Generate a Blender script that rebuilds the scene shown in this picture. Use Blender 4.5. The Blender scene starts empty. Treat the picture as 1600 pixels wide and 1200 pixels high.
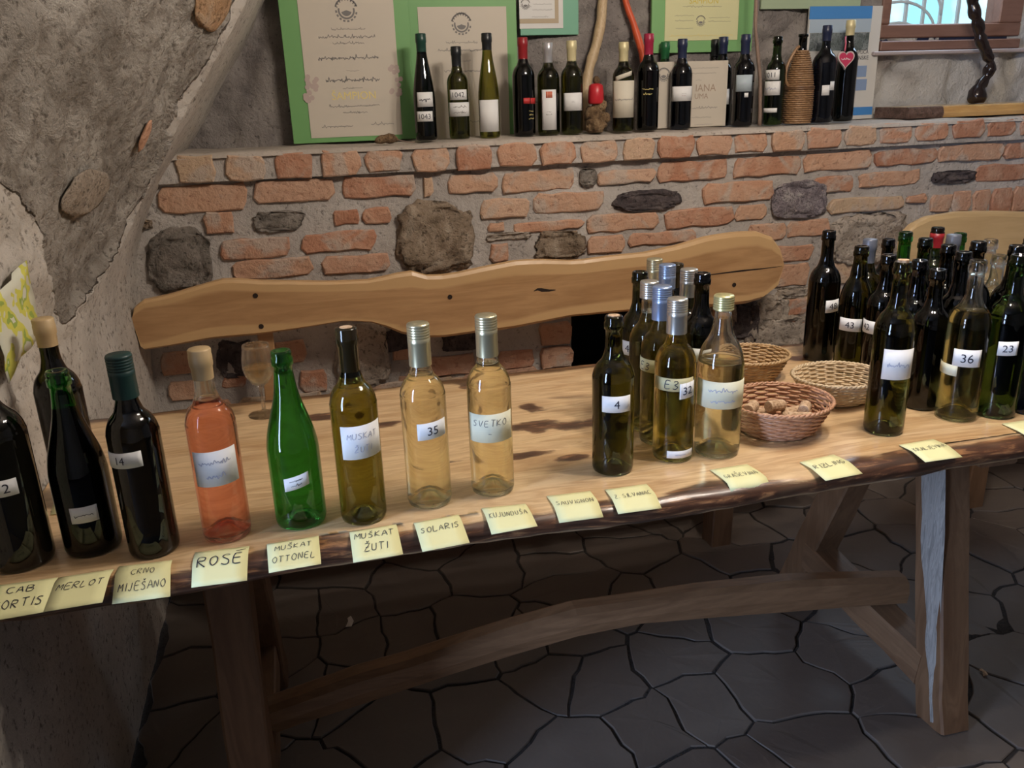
import bpy, bmesh, math, random
import numpy as np
from mathutils import Vector, Matrix, noise
random.seed(7)
PI = math.pi
sc = bpy.context.scene
COL = sc.collection

# ------------------------------------------------------------------ camera
FPX = 1306.28
_VN = (924.32, 4383.24); _VX = (6486.17, -74.08)
CAM = Vector((0, 0, 1.396))
_d = Vector((_VN[0]-800, _VN[1]-600, FPX)).normalized()
_x = Vector((_VX[0]-800, _VX[1]-600, FPX)); _x = (_x - _d*_x.dot(_d)).normalized()
_up = -_d; _y = _up.cross(_x)
ROWS = (_x, _y, _up)                    # world = rows . cam(x right, y down, z forward)
def ray(p):
    v = Vector((p[0]-800, p[1]-600, FPX))
    return Vector([r.dot(v) for r in ROWS])
def on(p, ax, val):
    """measured point of the photograph on a real plane of the room"""
    r = ray(p); return CAM + r*((val-CAM[ax])/r[ax])
cd = bpy.data.cameras.new('camera'); cam = bpy.data.objects.new('camera', cd); COL.objects.link(cam)
cd.sensor_width = 36; cd.lens = 36*FPX/1600; cd.clip_start = .02; cd.clip_end = 60
Rm = Matrix((( _x[0], -_x[1], -_x[2]), (_y[0], -_y[1], -_y[2]), (_up[0], -_up[1], -_up[2])))
cam.matrix_world = Matrix.Translation(CAM) @ Rm.to_4x4()
sc.camera = cam
# ------------------------------------------------------------------ world, light, exposure
sc.view_settings.view_transform = 'Standard'; sc.view_settings.look = 'None'
sc.view_settings.gamma = 1; sc.view_settings.use_curve_mapping = False
sc.view_settings.exposure = 0.0
sc.cycles.use_denoising = True
sc.cycles.max_bounces = 12; sc.cycles.transmission_bounces = 12; sc.cycles.transparent_max_bounces = 16
sc.cycles.glossy_bounces = 6; sc.cycles.diffuse_bounces = 4
sc.cycles.sample_clamp_indirect = 4
w = bpy.data.worlds.new('world'); sc.world = w; w.use_nodes = True
w.node_tree.nodes['Background'].inputs[0].default_value = (.80, .86, 1, 1)
w.node_tree.nodes['Background'].inputs[1].default_value = .25
def light(kind, name, loc, energy, color, size=.1, size_y=None, look=None):
    l = bpy.data.lights.new(name, kind); l.energy = energy; l.color = color
    if kind == 'AREA':
        l.size = size
        if size_y: l.shape = 'RECTANGLE'; l.size_y = size_y
    else: l.shadow_soft_size = size
    o = bpy.data.objects.new(name, l); o.location = loc; COL.objects.link(o)
    if look is not None:
        o.rotation_euler = (Vector(look)-Vector(loc)).to_track_quat('-Z', 'Y').to_euler()
    return o
LX, LY, LZ = 1.12, 1.12, 2.18           # bulbs of the ceiling lamp above the table, out of frame
for i, (dx, dy) in enumerate([(-.22, -.07), (.03, -.24), (.22, .04), (.02, .22), (-.08, .04)]):
    light('POINT', 'lamp_bulb', (LX+dx, LY+dy, LZ+.03*(i % 2)), 16.5, (1, .88, .76), .030)
light('AREA', 'doorway_daylight', (-2.6, -.35, 1.35), 135, (.50, .66, 1), .45, 2.1, (1.6, 1.6, 1.0))
light('AREA', 'window_daylight', (2.5, 2.93, 1.95), 5, (.62, .80, 1), .5, .45, (2.2, 1.6, .9))

# ------------------------------------------------------------------ helpers
def link(name, me, mat=None, parent=None, smooth=False, loc=None):
    o = bpy.data.objects.new(name, me); COL.objects.link(o)
    if mat is not None and not me.materials: me.materials.append(mat)
    if parent is not None: o.parent = parent
    if loc is not None: o.location = loc
    if smooth:
        for p in me.polygons: p.use_smooth = True
    return o
def mesh(name, V, F, mat=None, parent=None, smooth=False, loc=None):
    me = bpy.data.meshes.new(name); me.from_pydata([tuple(v) for v in V], [], F); me.update()
    return link(name, me, mat, parent, smooth, loc)
def bmobj(name, bm, mat=None, parent=None, smooth=False, loc=None):
    me = bpy.data.meshes.new(name); bm.normal_update(); bm.to_mesh(me); bm.free()
    return link(name, me, mat, parent, smooth, loc)
def empty(name, loc, label=None, cat=None, group=None):
    o = bpy.data.objects.new(name, None); COL.objects.link(o); o.location = loc; o.empty_display_size = .05
    if label: tag(o, label, cat, group)
    return o
def tag(o, label, cat, group=None):
    o['label'] = label; o['category'] = cat
    if group: o['group'] = group
    return o
def struct(o): o['kind'] = 'structure'; return o
def N(v, s, seed=0): return noise.noise(Vector(v)*s + Vector((seed*7.3, seed*3.1, seed*1.7)))
def fbm(v, s, oct=4, seed=0):
    a = 0; k = 1
    for _ in range(oct): a += N(v, s, seed)*k; s *= 2.1; k *= .5
    return a
def catmull(pts, n=3):
    out = []
    P = [pts[0]]+list(pts)+[pts[-1]]
    for i in range(1, len(P)-2):
        p0, p1, p2, p3 = [Vector(q) for q in P[i-1:i+3]]
        for k in range(n):
            t = k/n
            out.append(.5*((2*p1)+(-p0+p2)*t+(2*p0-5*p1+4*p2-p3)*t*t+(-p0+3*p1-3*p2+p3)*t**3))
    out.append(Vector(P[-2])); return out
def lathe(prof, seg=32, V=None, F=None, flip=False, c=(0, 0, 0)):
    """prof: list of (r,z). closes on axis when r==0"""
    V = [] if V is None else V; F = [] if F is None else F
    rings = []
    for r, z in prof:
        if r <= 1e-6: rings.append([len(V)]); V.append((c[0], c[1], c[2]+z))
        else:
            rings.append(list(range(len(V), len(V)+seg)))
            for k in range(seg):
                a = 2*PI*k/seg; V.append((c[0]+r*math.cos(a), c[1]+r*math.sin(a), c[2]+z))
    for A, B in zip(rings, rings[1:]):
        for k in range(seg):
            k2 = (k+1) % seg
            if len(A) == 1 and len(B) == 1: continue
            if len(A) == 1: f = (A[0], B[k2], B[k])
            elif len(B) == 1: f = (A[k], A[k2], B[0])
            else: f = (A[k], A[k2], B[k2], B[k])
            F.append(f[::-1] if flip else f)
    return V, F
def tube(pts, rad, seg=8, V=None, F=None, cap=True):
    V = [] if V is None else V; F = [] if F is None else F
    pts = [Vector(p) for p in pts]; n = len(pts)
    rads = rad if isinstance(rad, (list, tuple)) else [rad]*n
    base = len(V); ref = None
    for i, p in enumerate(pts):
        t = (pts[min(i+1, n-1)]-pts[max(i-1, 0)]).normalized()
        if ref is None: ref = t.orthogonal().normalized()
        ref = (ref - t*ref.dot(t)).normalized(); b = t.cross(ref)
        for k in range(seg):
            a = 2*PI*k/seg; V.append(tuple(p+(ref*math.cos(a)+b*math.sin(a))*rads[i]))
    for i in range(n-1):
        for k in range(seg):
            k2 = (k+1) % seg
            F.append((base+i*seg+k, base+i*seg+k2, base+(i+1)*seg+k2, base+(i+1)*seg+k))
    if cap:
        F.append(tuple(base+k for k in range(seg))[::-1]); F.append(tuple(base+(n-1)*seg+k for k in range(seg)))
    return V, F
def box_bm(bm, lo, hi, M=None):
    r = bmesh.ops.create_cube(bm, size=1)
    c = (Vector(lo)+Vector(hi))/2; s = Vector(hi)-Vector(lo)
    for v in r['verts']:
        v.co = Vector((v.co.x*s.x, v.co.y*s.y, v.co.z*s.z))+c
        if M: v.co = M @ v.co
    return r['verts']
def box(name, lo, hi, mat, parent=None, bev=.002, M=None):
    bm = bmesh.new(); box_bm(bm, lo, hi, M)
    if bev: bmesh.ops.bevel(bm, geom=bm.edges[:], offset=bev, segments=1, affect='EDGES')
    return bmobj(name, bm, mat, parent)
def beam(name, a, b, wx, wy, mat, parent=None, side=(1, 0, 0), jit=.002, n=8, bev=.12):
    """square-sawn timber from a to b; wx along side, wy the other way"""
    a = Vector(a); b = Vector(b); t = (b-a).normalized(); s = Vector(side); s = (s-t*s.dot(t)).normalized(); u = t.cross(s)
    V = []; F = []
    cs = [(-1, -1+bev), (-1+bev, -1), (1-bev, -1), (1, -1+bev), (1, 1-bev), (1-bev, 1), (-1+bev, 1), (-1, 1-bev)]
    for i in range(n+1):
        p = a+(b-a)*(i/n)
        for cx, cy in cs:
            q = p+s*cx*wx/2+u*cy*wy/2
            q += s*N(q, 9, 1)*jit*2+u*N(q, 9, 2)*jit*2
            V.append(q)
    m = len(cs)
    for i in range(n):
        for k in range(m):
            k2 = (k+1) % m
            F.append((i*m+k, i*m+k2, (i+1)*m+k2, (i+1)*m+k))
    F.append(tuple(range(m))[::-1]); F.append(tuple(n*m+k for k in range(m)))
    return mesh(name, V, F, mat, parent)

# ------------------------------------------------------------------ materials
class NT:
    def __init__(s, name):
        s.m = bpy.data.materials.new(name); s.m.use_nodes = True; s.t = s.m.node_tree; s.t.nodes.clear()
        s.out = s.t.nodes.new('ShaderNodeOutputMaterial')
    def n(s, kind, **kw):
        nd = s.t.nodes.new('ShaderNode'+kind)
        for k, v in kw.items():
            if k in nd.inputs: s.set(nd.inputs[k], v)
            else: setattr(nd, k, v)
        return nd
    def set(s, inp, v):
        if isinstance(v, bpy.types.NodeSocket): s.t.links.new(v, inp)
        else: inp.default_value = v
    def noise(s, vec, scale, detail=4, rough=.55, dist=0):
        nd = s.n('TexNoise'); s.set(nd.inputs['Scale'], scale); s.set(nd.inputs['Detail'], detail)
        s.set(nd.inputs['Roughness'], rough); s.set(nd.inputs['Distortion'], dist); s.set(nd.inputs['Vector'], vec); return nd.outputs['Fac']
    def ramp(s, f, stops, interp='LINEAR'):
        nd = s.n('ValToRGB'); s.set(nd.inputs[0], f); cr = nd.color_ramp; cr.interpolation = interp
        while len(cr.elements) < len(stops): cr.elements.new(.5)
        for e, (p, c) in zip(cr.elements, stops):
            e.position = p; e.color = (*c, 1) if len(c) == 3 else c
        return nd.outputs[0]
    def mix(s, f, a, b, mode='MIX'):
        nd = s.n('MixRGB', blend_type=mode); s.set(nd.inputs[0], f)
        s.set(nd.inputs[1], (*a, 1) if isinstance(a, tuple) and len(a) == 3 else a)
        s.set(nd.inputs[2], (*b, 1) if isinstance(b, tuple) and len(b) == 3 else b); return nd.outputs[0]
    def math(s, op, a, b=0, c=0, clamp=False):
        nd = s.n('Math', operation=op, use_clamp=clamp); s.set(nd.inputs[0], a); s.set(nd.inputs[1], b); s.set(nd.inputs[2], c); return nd.outputs[0]
    def coords(s, scale=(1, 1, 1), kind='Object', rot=(0, 0, 0)):
        tc = s.n('TexCoord'); mp = s.n('Mapping'); s.set(mp.inputs['Vector'], tc.outputs[kind])
        mp.inputs['Scale'].default_value = scale; mp.inputs['Rotation'].default_value = rot; return mp.outputs[0]
    def bsdf(s, color, rough=.6, bump=None, bs=.3, bd=.002, **kw):
        p = s.n('BsdfPrincipled'); s.set(p.inputs['Base Color'], (*color, 1) if isinstance(color, tuple) and len(color) == 3 else color)
        s.set(p.inputs['Roughness'], rough)
        for k, v in kw.items(): s.set(p.inputs[k.replace('_', ' ')], v)
        if bump is not None:
            b = s.n('Bump'); b.inputs['Strength'].default_value = bs; b.inputs['Distance'].default_value = bd
            s.set(b.inputs['Height'], bump); s.t.links.new(b.outputs[0], p.inputs['Normal'])
        s.t.links.new(p.outputs[0], s.out.inputs[0]); return s.m
    def shift(s, vec, r):
        a = s.n('VectorMath', operation='ADD'); s.set(a.inputs[0], vec); cb = s.n('CombineXYZ')
        s.set(cb.inputs[0], s.math('MULTIPLY', r, 37.0)); s.set(cb.inputs[1], s.math('MULTIPLY', r, 71.0)); s.set(a.inputs[1], cb.outputs[0]); return a.outputs[0]
    def attr(s, name):
        nd = s.n('Attribute'); nd.attribute_name = name; return nd.outputs['Fac']
    def rnd(s): return s.n('ObjectInfo').outputs['Random']
def plain(name, col, rough=.5, metal=0, **kw):
    return NT(name).bsdf(col, rough, Metallic=metal, **kw)

def m_plaster(name, c1, c2, c3, scale=3.0, bs=.6, white=None):
    t = NT(name); v = t.coords()
    big = t.noise(v, scale, 5, .6); fine = t.noise(v, scale*14, 6, .7); mid = t.noise(v, scale*4, 4, .6, .6)
    c = t.ramp(big, [(.3, c1), (.55, c2), (.75, c3)])
    c = t.mix(t.ramp(fine, [(.32, (1, 1, 1)), (.42, (0, 0, 0))]), c, tuple(x*.42 for x in c1))
    c = t.mix(t.math('MULTIPLY', mid, .25), c, tuple(x*.66 for x in c2))
    if white: c = t.mix(t.math('MULTIPLY', t.attr('white'), .85), c, white)
    h = t.math('ADD', t.math('MULTIPLY', mid, 1.0), t.math('MULTIPLY', fine, .8))
    return t.bsdf(c, .92, h, bs, .012)
M_MORTAR = m_plaster('mortar', (.38, .34, .305), (.52, .475, .43), (.62, .575, .53), 4, .9)
M_UPPER = m_plaster('rubble_wall', (.17, .15, .145), (.34, .305, .28), (.50, .45, .40), 6, 1.0, white=(.66, .65, .62))
M_LEDGE = m_plaster('ledge_mortar', (.36, .31, .26), (.47, .41, .35), (.56, .49, .43), 4, .4)
M_ROOM = m_plaster('room_plaster', (.30, .27, .24), (.38, .34, .30), (.45, .41, .37), 2, .3)

def m_brick():
    t = NT('old_brick'); r = t.rnd(); v = t.shift(t.coords(), r)
    base = t.ramp(r, [(0, (.42, .19, .11)), (.2, (.52, .27, .165)), (.4, (.56, .34, .22)), (.6, (.47, .225, .135)), (.8, (.58, .38, .26)), (1, (.53, .40, .26))])
    n1 = t.noise(v, 14, 4, .6, .4); n2 = t.noise(v, 60, 5, .7); n3 = t.noise(v, 7, 3, .6, .5)
    c = t.mix(t.ramp(n1, [(.42, (0, 0, 0)), (.62, (.55, .55, .55))]), base, (.60, .40, .28))
    c = t.mix(t.ramp(n3, [(.54, (0, 0, 0)), (.62, (.75, .75, .75))]), c, (.50, .42, .35))
    c = t.mix(t.ramp(n2, [(.30, (.75, .75, .75)), (.42, (0, 0, 0))]), c, (.20, .07, .04))
    return t.bsdf(c, .9, t.math('ADD', n1, t.math('MULTIPLY', n2, .7)), .9, .012)
M_BRICK = m_brick()
def m_stone(name, c1, c2, c3, scale=12, speck=False):
    t = NT(name); v = t.shift(t.coords(), t.rnd()); n1 = t.noise(v, scale, 5, .65, .5); n2 = t.noise(v, scale*6, 5, .7)
    c = t.ramp(n1, [(.32, c1), (.5, c2), (.68, c3)])
    c = t.mix(t.ramp(n2, [(.38, (.8, .8, .8)), (.50 if speck else .45, (0, 0, 0))]), c, tuple(x*.45 for x in c1))
    return t.bsdf(c, .85, t.math('ADD', n1, t.math('MULTIPLY', n2, .6)), .9, .02)
M_STONE = {'brown': m_stone('brown_stone', (.17, .12, .075), (.31, .235, .165), (.45, .37, .28)),
           'grey': m_stone('grey_stone', (.13, .115, .095), (.22, .19, .16), (.33, .29, .25)),
           'speck': m_stone('speckled_stone', (.17, .14, .155), (.33, .28, .30), (.55, .50, .49), 30, True),
           'cream': m_stone('cream_stone', (.32, .26, .20), (.45, .38, .31), (.55, .48, .40)),
           'dark': m_stone('dark_stone', (.045, .035, .04), (.09, .07, .07), (.16, .13, .12))}
def m_floor():
    t = NT('flagstone'); r = t.rnd(); v = t.shift(t.coords(), r)
    n1 = t.noise(v, 5, 5, .6, .4); n2 = t.noise(v, 45, 4, .65)
    base = t.ramp(r, [(0, (.125, .10, .082)), (.5, (.15, .122, .10)), (1, (.18, .15, .124))])
    c = t.mix(t.math('MULTIPLY', n1, .8), base, (.085, .070, .060))
    c = t.mix(t.ramp(n2, [(.6, (0, 0, 0)), (.75, (.35, .35, .35))]), c, (.17, .145, .125))
    return t.bsdf(c, .52, t.math('ADD', n1, t.math('MULTIPLY', n2, .2)), .3, .006)
M_FLAG = m_floor()
M_JOINT = m_stone('floor_joint', (.02, .017, .015), (.03, .025, .022), (.045, .038, .033))

def m_wood(name, c_dark, c_mid, c_light, rough=.35, scale=1, rot=(0, 0, 0), knots=None, bark=None, coat=0, stretch=(.7, 6, 6), ringk=9, sap=None):
    t = NT(name); v = t.coords(stretch, rot=rot); raw = t.coords()
    warp = t.noise(v, 1.2*scale, 3, .5)
    vv = t.n('VectorMath', operation='ADD'); t.set(vv.inputs[0], v)
    cb = t.n('CombineXYZ'); t.set(cb.inputs[1], t.math('MULTIPLY', warp, 1.3)); t.set(cb.inputs[2], t.math('MULTIPLY', warp, .8)); t.set(vv.inputs[1], cb.outputs[0])
    n1 = t.noise(vv.outputs[0], 1.0*scale, 3, .5, .3)
    ring = t.math('ABSOLUTE', t.math('SINE', t.math('MULTIPLY', n1, ringk*PI)))
    n2 = t.noise(vv.outputs[0], 9*scale, 5, .65)
    c = t.ramp(n1, [(.28, c_mid), (.5, c_light), (.72, c_mid)])
    c = t.mix(t.math('MULTIPLY', t.math('POWER', ring, 5), .28), c, c_dark)
    c = t.mix(t.ramp(n2, [(.35, (.35, .35, .35)), (.6, (0, 0, 0))]), c, c_dark)
    if knots:
        d = t.math('ADD', t.attr('dark'), t.math('MULTIPLY', t.math('SUBTRACT', n2, .5), .9))
        c = t.mix(t.ramp(d, [(.30, (0, 0, 0)), (.40, (.35, .35, .35)), (.52, (.85, .85, .85)), (.8, (.96, .96, .96))]), c, t.ramp(n2, [(.40, (.030, .010, .007)), (.54, (.075, .026, .014)), (.66, (.34, .165, .07))]))
    if sap:
        d = t.math('ADD', t.attr('sap'), t.math('MULTIPLY', t.math('SUBTRACT', n1, .5), 1.2))
        c = t.mix(t.ramp(d, [(.48, (0, 0, 0)), (.58, (.8, .8, .8))]), c, sap)
    kw = {}
    if coat: kw = {'Coat_Weight': coat, 'Coat_Roughness': .16}
    return t.bsdf(c, rough, t.math('ADD', n2, t.math('MULTIPLY', ring, .3)), .12, .002, **kw)
KN = []
for (px, py), rx, ry in [((833, 636), .024, .022), ((842, 667), .055, .026), ((888, 664), .045, .020), ((925, 661), .028, .018),
                         ((830, 710), .055, .012), ((893, 715), .028, .013), ((735, 602), .02, .02), ((500, 652), .07, .016), ((606, 662), .034, .018),
                         ((700, 722), .03, .006), ((1245, 560), .03, .02)]:
    q = on((px, py), 2, .76); KN.append((q.x, q.y, rx, ry))
M_TABLE = m_wood('varnished_table_wood', (.30, .13, .045), (.60, .39, .19), (.76, .55, .31), .3, 1.6, knots=KN, coat=.38, ringk=13)
M_BENCH = m_wood('oiled_bench_wood', (.27, .13, .05), (.42, .24, .105), (.52, .31, .145), .42, 1.1, coat=.15, stretch=(.6, 3, 5), sap=(.62, .40, .19))
M_BENCH2 = m_wood('yellow_bench_wood', (.48, .31, .14), (.62, .43, .21), (.66, .47, .24), .45, .8, stretch=(.6, 3, 5))
M_LEG = m_wood('brown_leg_wood', (.09, .042, .018), (.15, .075, .036), (.21, .115, .058), .5, 1.2, stretch=(7, 7, .8))
M_RAIL = m_wood('brown_rail_wood', (.09, .042, .018), (.19, .10, .048), (.27, .15, .075), .5, 1.3, stretch=(.8, 7, 7))
M_CROSS = m_wood('brown_cross_wood', (.09, .042, .020), (.16, .085, .044), (.23, .13, .068), .5, 1.3, stretch=(7, .8, 7))
M_BARK = m_wood('pale_waney_edge', (.07, .062, .055), (.20, .185, .165), (.42, .39, .35), .6, 3.5, stretch=(9, 9, .8))
M_FRAMEWD = m_wood('window_frame_wood', (.14, .065, .045), (.20, .105, .075), (.24, .13, .095), .5, 1.2)

def glass(name, col, rough=.0, ior=1.5, trans=.0, tcol=None):
    t = NT(name)
    p = t.n('BsdfPrincipled'); t.set(p.inputs['Base Color'], (*col, 1)); t.set(p.inputs['Roughness'], rough); t.set(p.inputs['IOR'], ior)
    t.set(p.inputs['Transmission Weight'], 1.0)
    if trans > 0:
        tr = t.n('BsdfTransparent'); tr.inputs[0].default_value = (*(tcol or col), 1)
        mx = t.n('MixShader'); mx.inputs[0].default_value = trans
        t.t.links.new(p.outputs[0], mx.inputs[1]); t.t.links.new(tr.outputs[0], mx.inputs[2]); t.t.links.new(mx.outputs[0], t.out.inputs[0])
    else: t.t.links.new(p.outputs[0], t.out.inputs[0])
    return t.m
G = {'black': glass('black_glass', (.008, .008, .005), .03),
     'olive': glass('olive_glass', (.22, .21, .035), .02, 1.45, .10, (.5, .48, .15)),
     'olived': glass('dark_olive_glass', (.075, .08, .014), .025, 1.45),
     'green': glass('green_glass', (.03, .24, .03), .02, 1.45, .10, (.3, .7, .3)),
     'dgreen': glass('dark_green_glass', (.035, .075, .012), .025, 1.45),
     'blue': glass('blue_black_glass', (.010, .014, .028), .03),
     'thin': glass('thin_clear_glass', (.98, .98, .97), 0, 1.45, .5, (.98, .98, .97)), 'gneck': glass('green_neck_glass', (.06, .32, .06), 0, 1.45),
     'clear': glass('clear_glass', (.97, .98, .95), 0, 1.45, .14, (.96, .97, .93))}
L = {'dark': glass('red_wine', (.004, .003, .003), 0, .94), 'rose': glass('rose_wine', (.93, .46, .36), 0, .94, .14, (.95, .5, .42)),
     'gold': glass('golden_wine', (.985, .93, .70), 0, .94, .14, (.985, .94, .76)),
     'pale': glass('pale_wine', (.88, .86, .62), 0, .94, .14, (.92, .90, .70)),
     'yellow': glass('yellow_wine', (.80, .74, .28), 0, .94, .12, (.88, .82, .40)),
     'straw': glass('straw_wine', (.72, .70, .35), 0, .94, .12, (.8, .78, .45))}
M_PAPER = plain('label_paper', (.80, .80, .79), .7)
M_TAPE = plain('masking_tape', (.72, .70, .52), .7)
M_CREAM = plain('cream_label', (.66, .61, .50), .7)
M_INK = plain('black_ink', (.025, .025, .04), .6)
M_INKB = plain('faint_blue_ink', (.42, .44, .55), .6)
M_NOTE = NT('yellow_note').bsdf((.80, .78, .42), .75)
M_GOLDI = plain('gold_print', (.80, .66, .25), .4, .3)
M_GREYI = plain('grey_print', (.20, .19, .18), .7)
M_CAPS = {'silver': plain('silver_cap', (.66, .63, .56), .28, .85), 'gold': plain('pale_gold_cap', (.62, .56, .36), .3, .8), 'yellowgold': plain('yellow_gold_cap', (.72, .66, .32), .3, .7),
          'blue': plain('blue_silver_cap', (.33, .42, .62), .3, .7), 'dkgreen': plain('dark_green_cap', (.008, .035, .032), .42), 'tan': plain('tan_capsule', (.50, .36, .19), .45, .15),
          'red': plain('red_capsule', (.28, .015, .02), .35), 'magenta': plain('wine_red_capsule', (.32, .015, .05), .35), 'cream': plain('cream_capsule', (.66, .58, .33), .4, .2),
          'white': plain('silver_white_capsule', (.50, .50, .52), .3, .5), 'navy': plain('navy_capsule', (.015, .022, .06), .35), 'black': plain('black_capsule', (.012, .014, .016), .35),
          'tealcap': plain('dark_teal_capsule', (.01, .05, .035), .35), 'dbrown': plain('dark_brown_capsule', (.018, .012, .004), .12),
          'green': plain('green_capsule', (.015, .12, .04), .35), 'smoke': plain('grey_capsule', (.13, .14, .17), .35, .3)}
M_CORK = NT('cork'); _v = M_CORK.coords(); M_CORK = M_CORK.bsdf(M_CORK.ramp(M_CORK.noise(_v, 160, 4), [(.35, (.32, .19, .10)), (.6, (.60, .43, .28))]), .85)

# ------------------------------------------------------------------ writing
FONT = {'A': [[(0, 0), (.35, 1), (.7, 0)], [(.12, .38), (.6, .38)]], 'B': [[(0, 0), (0, 1), (.5, .9), (.5, .6), (.05, .52), (.6, .4), (.55, .05), (0, 0)]],
 'C': [[(.62, .85), (.35, 1), (.05, .7), (.05, .25), (.3, 0), (.65, .12)]], 'D': [[(0, 0), (0, 1), (.45, .9), (.62, .5), (.45, .08), (0, 0)]],
 'E': [[(.6, 1), (.05, .97), (0, .02), (.62, 0)], [(.02, .52), (.5, .54)]], 'G': [[(.62, .85), (.3, 1), (.03, .6), (.1, .1), (.45, 0), (.62, .4), (.35, .42)]],
 'I': [[(.2, 0), (.2, 1)]], 'J': [[(.5, 1), (.5, .2), (.3, 0), (.05, .15)]], 'K': [[(0, 0), (0, 1)], [(.55, 1), (.02, .45), (.6, 0)]],
 'L': [[(.05, 1), (0, 0), (.55, .02)]], 'M': [[(0, 0), (.08, 1), (.38, .4), (.68, 1), (.75, 0)]], 'N': [[(0, 0), (.03, 1), (.58, 0), (.62, 1)]],
 'O': [[(.35, 1), (.05, .7), (.05, .28), (.35, 0), (.63, .3), (.6, .75), (.35, 1)]], 'R': [[(0, 0), (.03, 1), (.5, .93), (.5, .6), (.05, .5), (.6, 0)]],
 'S': [[(.58, .9), (.3, 1), (.06, .78), (.5, .42), (.5, .1), (.25, 0), (0, .12)]], 'T': [[(.3, 0), (.3, 1)], [(0, 1), (.65, .98)]],
 'U': [[(0, 1), (.03, .2), (.3, 0), (.58, .2), (.6, 1)]], 'V': [[(0, 1), (.3, 0), (.65, 1)]], 'Z': [[(0, 1), (.58, .98), (0, .02), (.62, 0)], [(.12, .5), (.5, .52)]],
 'P': [[(0, 0), (.03, 1), (.55, .88), (.5, .55), (.03, .5)]], '.': [[(.05, 0), (.1, .05)]], '-': [[(.05, .5), (.5, .5)]], '3': [[(.05, .95), (.4, 1), (.5, .75), (.15, .52), (.52, .3), (.35, 0), (0, .08)]],
 '8': [[(.3, .52), (.05, .75), (.3, 1), (.52, .75), (.3, .52), (.03, .22), (.3, 0), (.56, .25), (.3, .52)]], ' ': []}
HAT = [[(.2, 1.38), (.33, 1.18), (.5, 1.4)]]; ACC = [[(.05, 1.40), (.75, 1.52)]]
for a, b in (('Š', 'S'), ('Ž', 'Z')): FONT[a] = FONT[b]+HAT
FONT['É'] = FONT['E']+ACC
def strokes(text, seed=0):
    """hand lettering as strokes in units of the letter height"""
    rg = random.Random(seed); x = 0; out = []
    for ch in text:
        dy = rg.uniform(-.05, .05); k = rg.uniform(.9, 1.08)
        for s in FONT.get(ch, []):
            out.append([(x+px*k+.12*py+rg.uniform(-.03, .03), py*k+dy+rg.uniform(-.03, .03)) for px, py in s])
        x += .95 if ch not in 'I. ' else .5
    return out, x
def scrawl(seed, n=6):
    rg = random.Random(seed); pts = []; x = 0
    for i in range(n*4):
        pts.append((x, rg.uniform(.1, .5) if i % 2 else rg.uniform(.3, 1.0) if rg.random() < .3 else rg.uniform(.35, .6))); x += rg.uniform(.10, .26)
    return [pts], x
def ribbon(st, wd, V, F, mp):
    """flat pen strokes, mp maps (x,y) to a point on the surface"""
    for s in st:
        s = catmull([(a, b, 0) for a, b in s], 3) if len(s) > 2 else [Vector((a, b, 0)) for a, b in s]
        b0 = len(V)
        for i, p in enumerate(s):
            t = (s[min(i+1, len(s)-1)]-s[max(i-1, 0)]); t = t.normalized() if t.length > 1e-9 else Vector((1, 0, 0))
            nn = Vector((-t.y, t.x, 0))*wd/2
            V.append(mp(*(p+nn)[:2])); V.append(mp(*(p-nn)[:2]))
        for i in range(len(s)-1):
            a = b0+2*i; F.append((a, a+1, a+3, a+2))
_tc = {}
def typed(text):
    """printed lettering: flat mesh of a text, height of a digit = 1, centred on x"""
    if text in _tc: return _tc[text]
    cu = bpy.data.curves.new('type', 'FONT'); cu.body = text; cu.align_x = 'CENTER'; cu.resolution_u = 3
    o = bpy.data.objects.new('type', cu); COL.objects.link(o)
    dg = bpy.context.evaluated_depsgraph_get(); me = bpy.data.meshes.new_from_object(o.evaluated_get(dg))
    V = [v.co.copy() for v in me.vertices]; F = [tuple(p.vertices) for p in me.polygons]
    bpy.data.objects.remove(o); bpy.data.curves.remove(cu); bpy.data.meshes.remove(me)
    ys = [v.y for v in V]; xs = [v.x for v in V]; h = .7
    V = [((v.x-(min(xs)+max(xs))/2)/h, v.y/h) for v in V]
    _tc[text] = (V, F, (max(xs)-min(xs))/h); return _tc[text]

# ------------------------------------------------------------------ bottles
T = .76
def prof_outer(kind, H, R):
    n = .0143
    b = [(R*.86, 0), (R*.965, .003), (R, .010)]
    if kind == 'bordeaux': s = [(R, .30*H), (R, .595*H), (R*.985, .63*H), (R*.92, .665*H), (R*.78, .70*H), (R*.57, .73*H), (n*1.2, .765*H), (n*1.03, .80*H), (n, .87*H)]
    elif kind == 'burgundy': s = [(R, .25*H), (R, .42*H), (R*.975, .48*H), (R*.89, .55*H), (R*.75, .62*H), (R*.60, .69*H), (R*.47, .76*H), (n*1.12, .83*H), (n*1.02, .88*H)]
    elif kind == 'flute': s = [(R, .2*H), (R, .38*H), (R*.965, .46*H), (R*.85, .56*H), (R*.69, .66*H), (R*.54, .75*H), (n*1.05, .84*H), (n*.95, .90*H)]
    elif kind == 'liter': s = [(R, .28*H), (R, .55*H), (R*.975, .60*H), (R*.89, .66*H), (R*.72, .715*H), (R*.53, .76*H), (n*1.25, .81*H), (n*1.08, .86*H)]
    elif kind == 'onion': s = [(R*1.0, .2*H), (R*1.0, .42*H), (R*.9, .52*H), (R*.7, .61*H), (R*.5, .69*H), (n*1.2, .77*H), (n, .85*H)]
    body = [(p[0], p[1]) for p in catmull([(a, z, 0) for a, z in [b[-1]]+s], 3)][1:]
    lip = [(n*.98, H-.024), (n*1.16, H-.022), (n*1.16, H-.012), (n*1.05, H-.010), (n*1.10, H-.004), (n*1.0, H)]
    punt = [(0, .028), (R*.25, .024), (R*.55, .010), (R*.8, .0015)]
    return punt, b+body, lip, n
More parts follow.
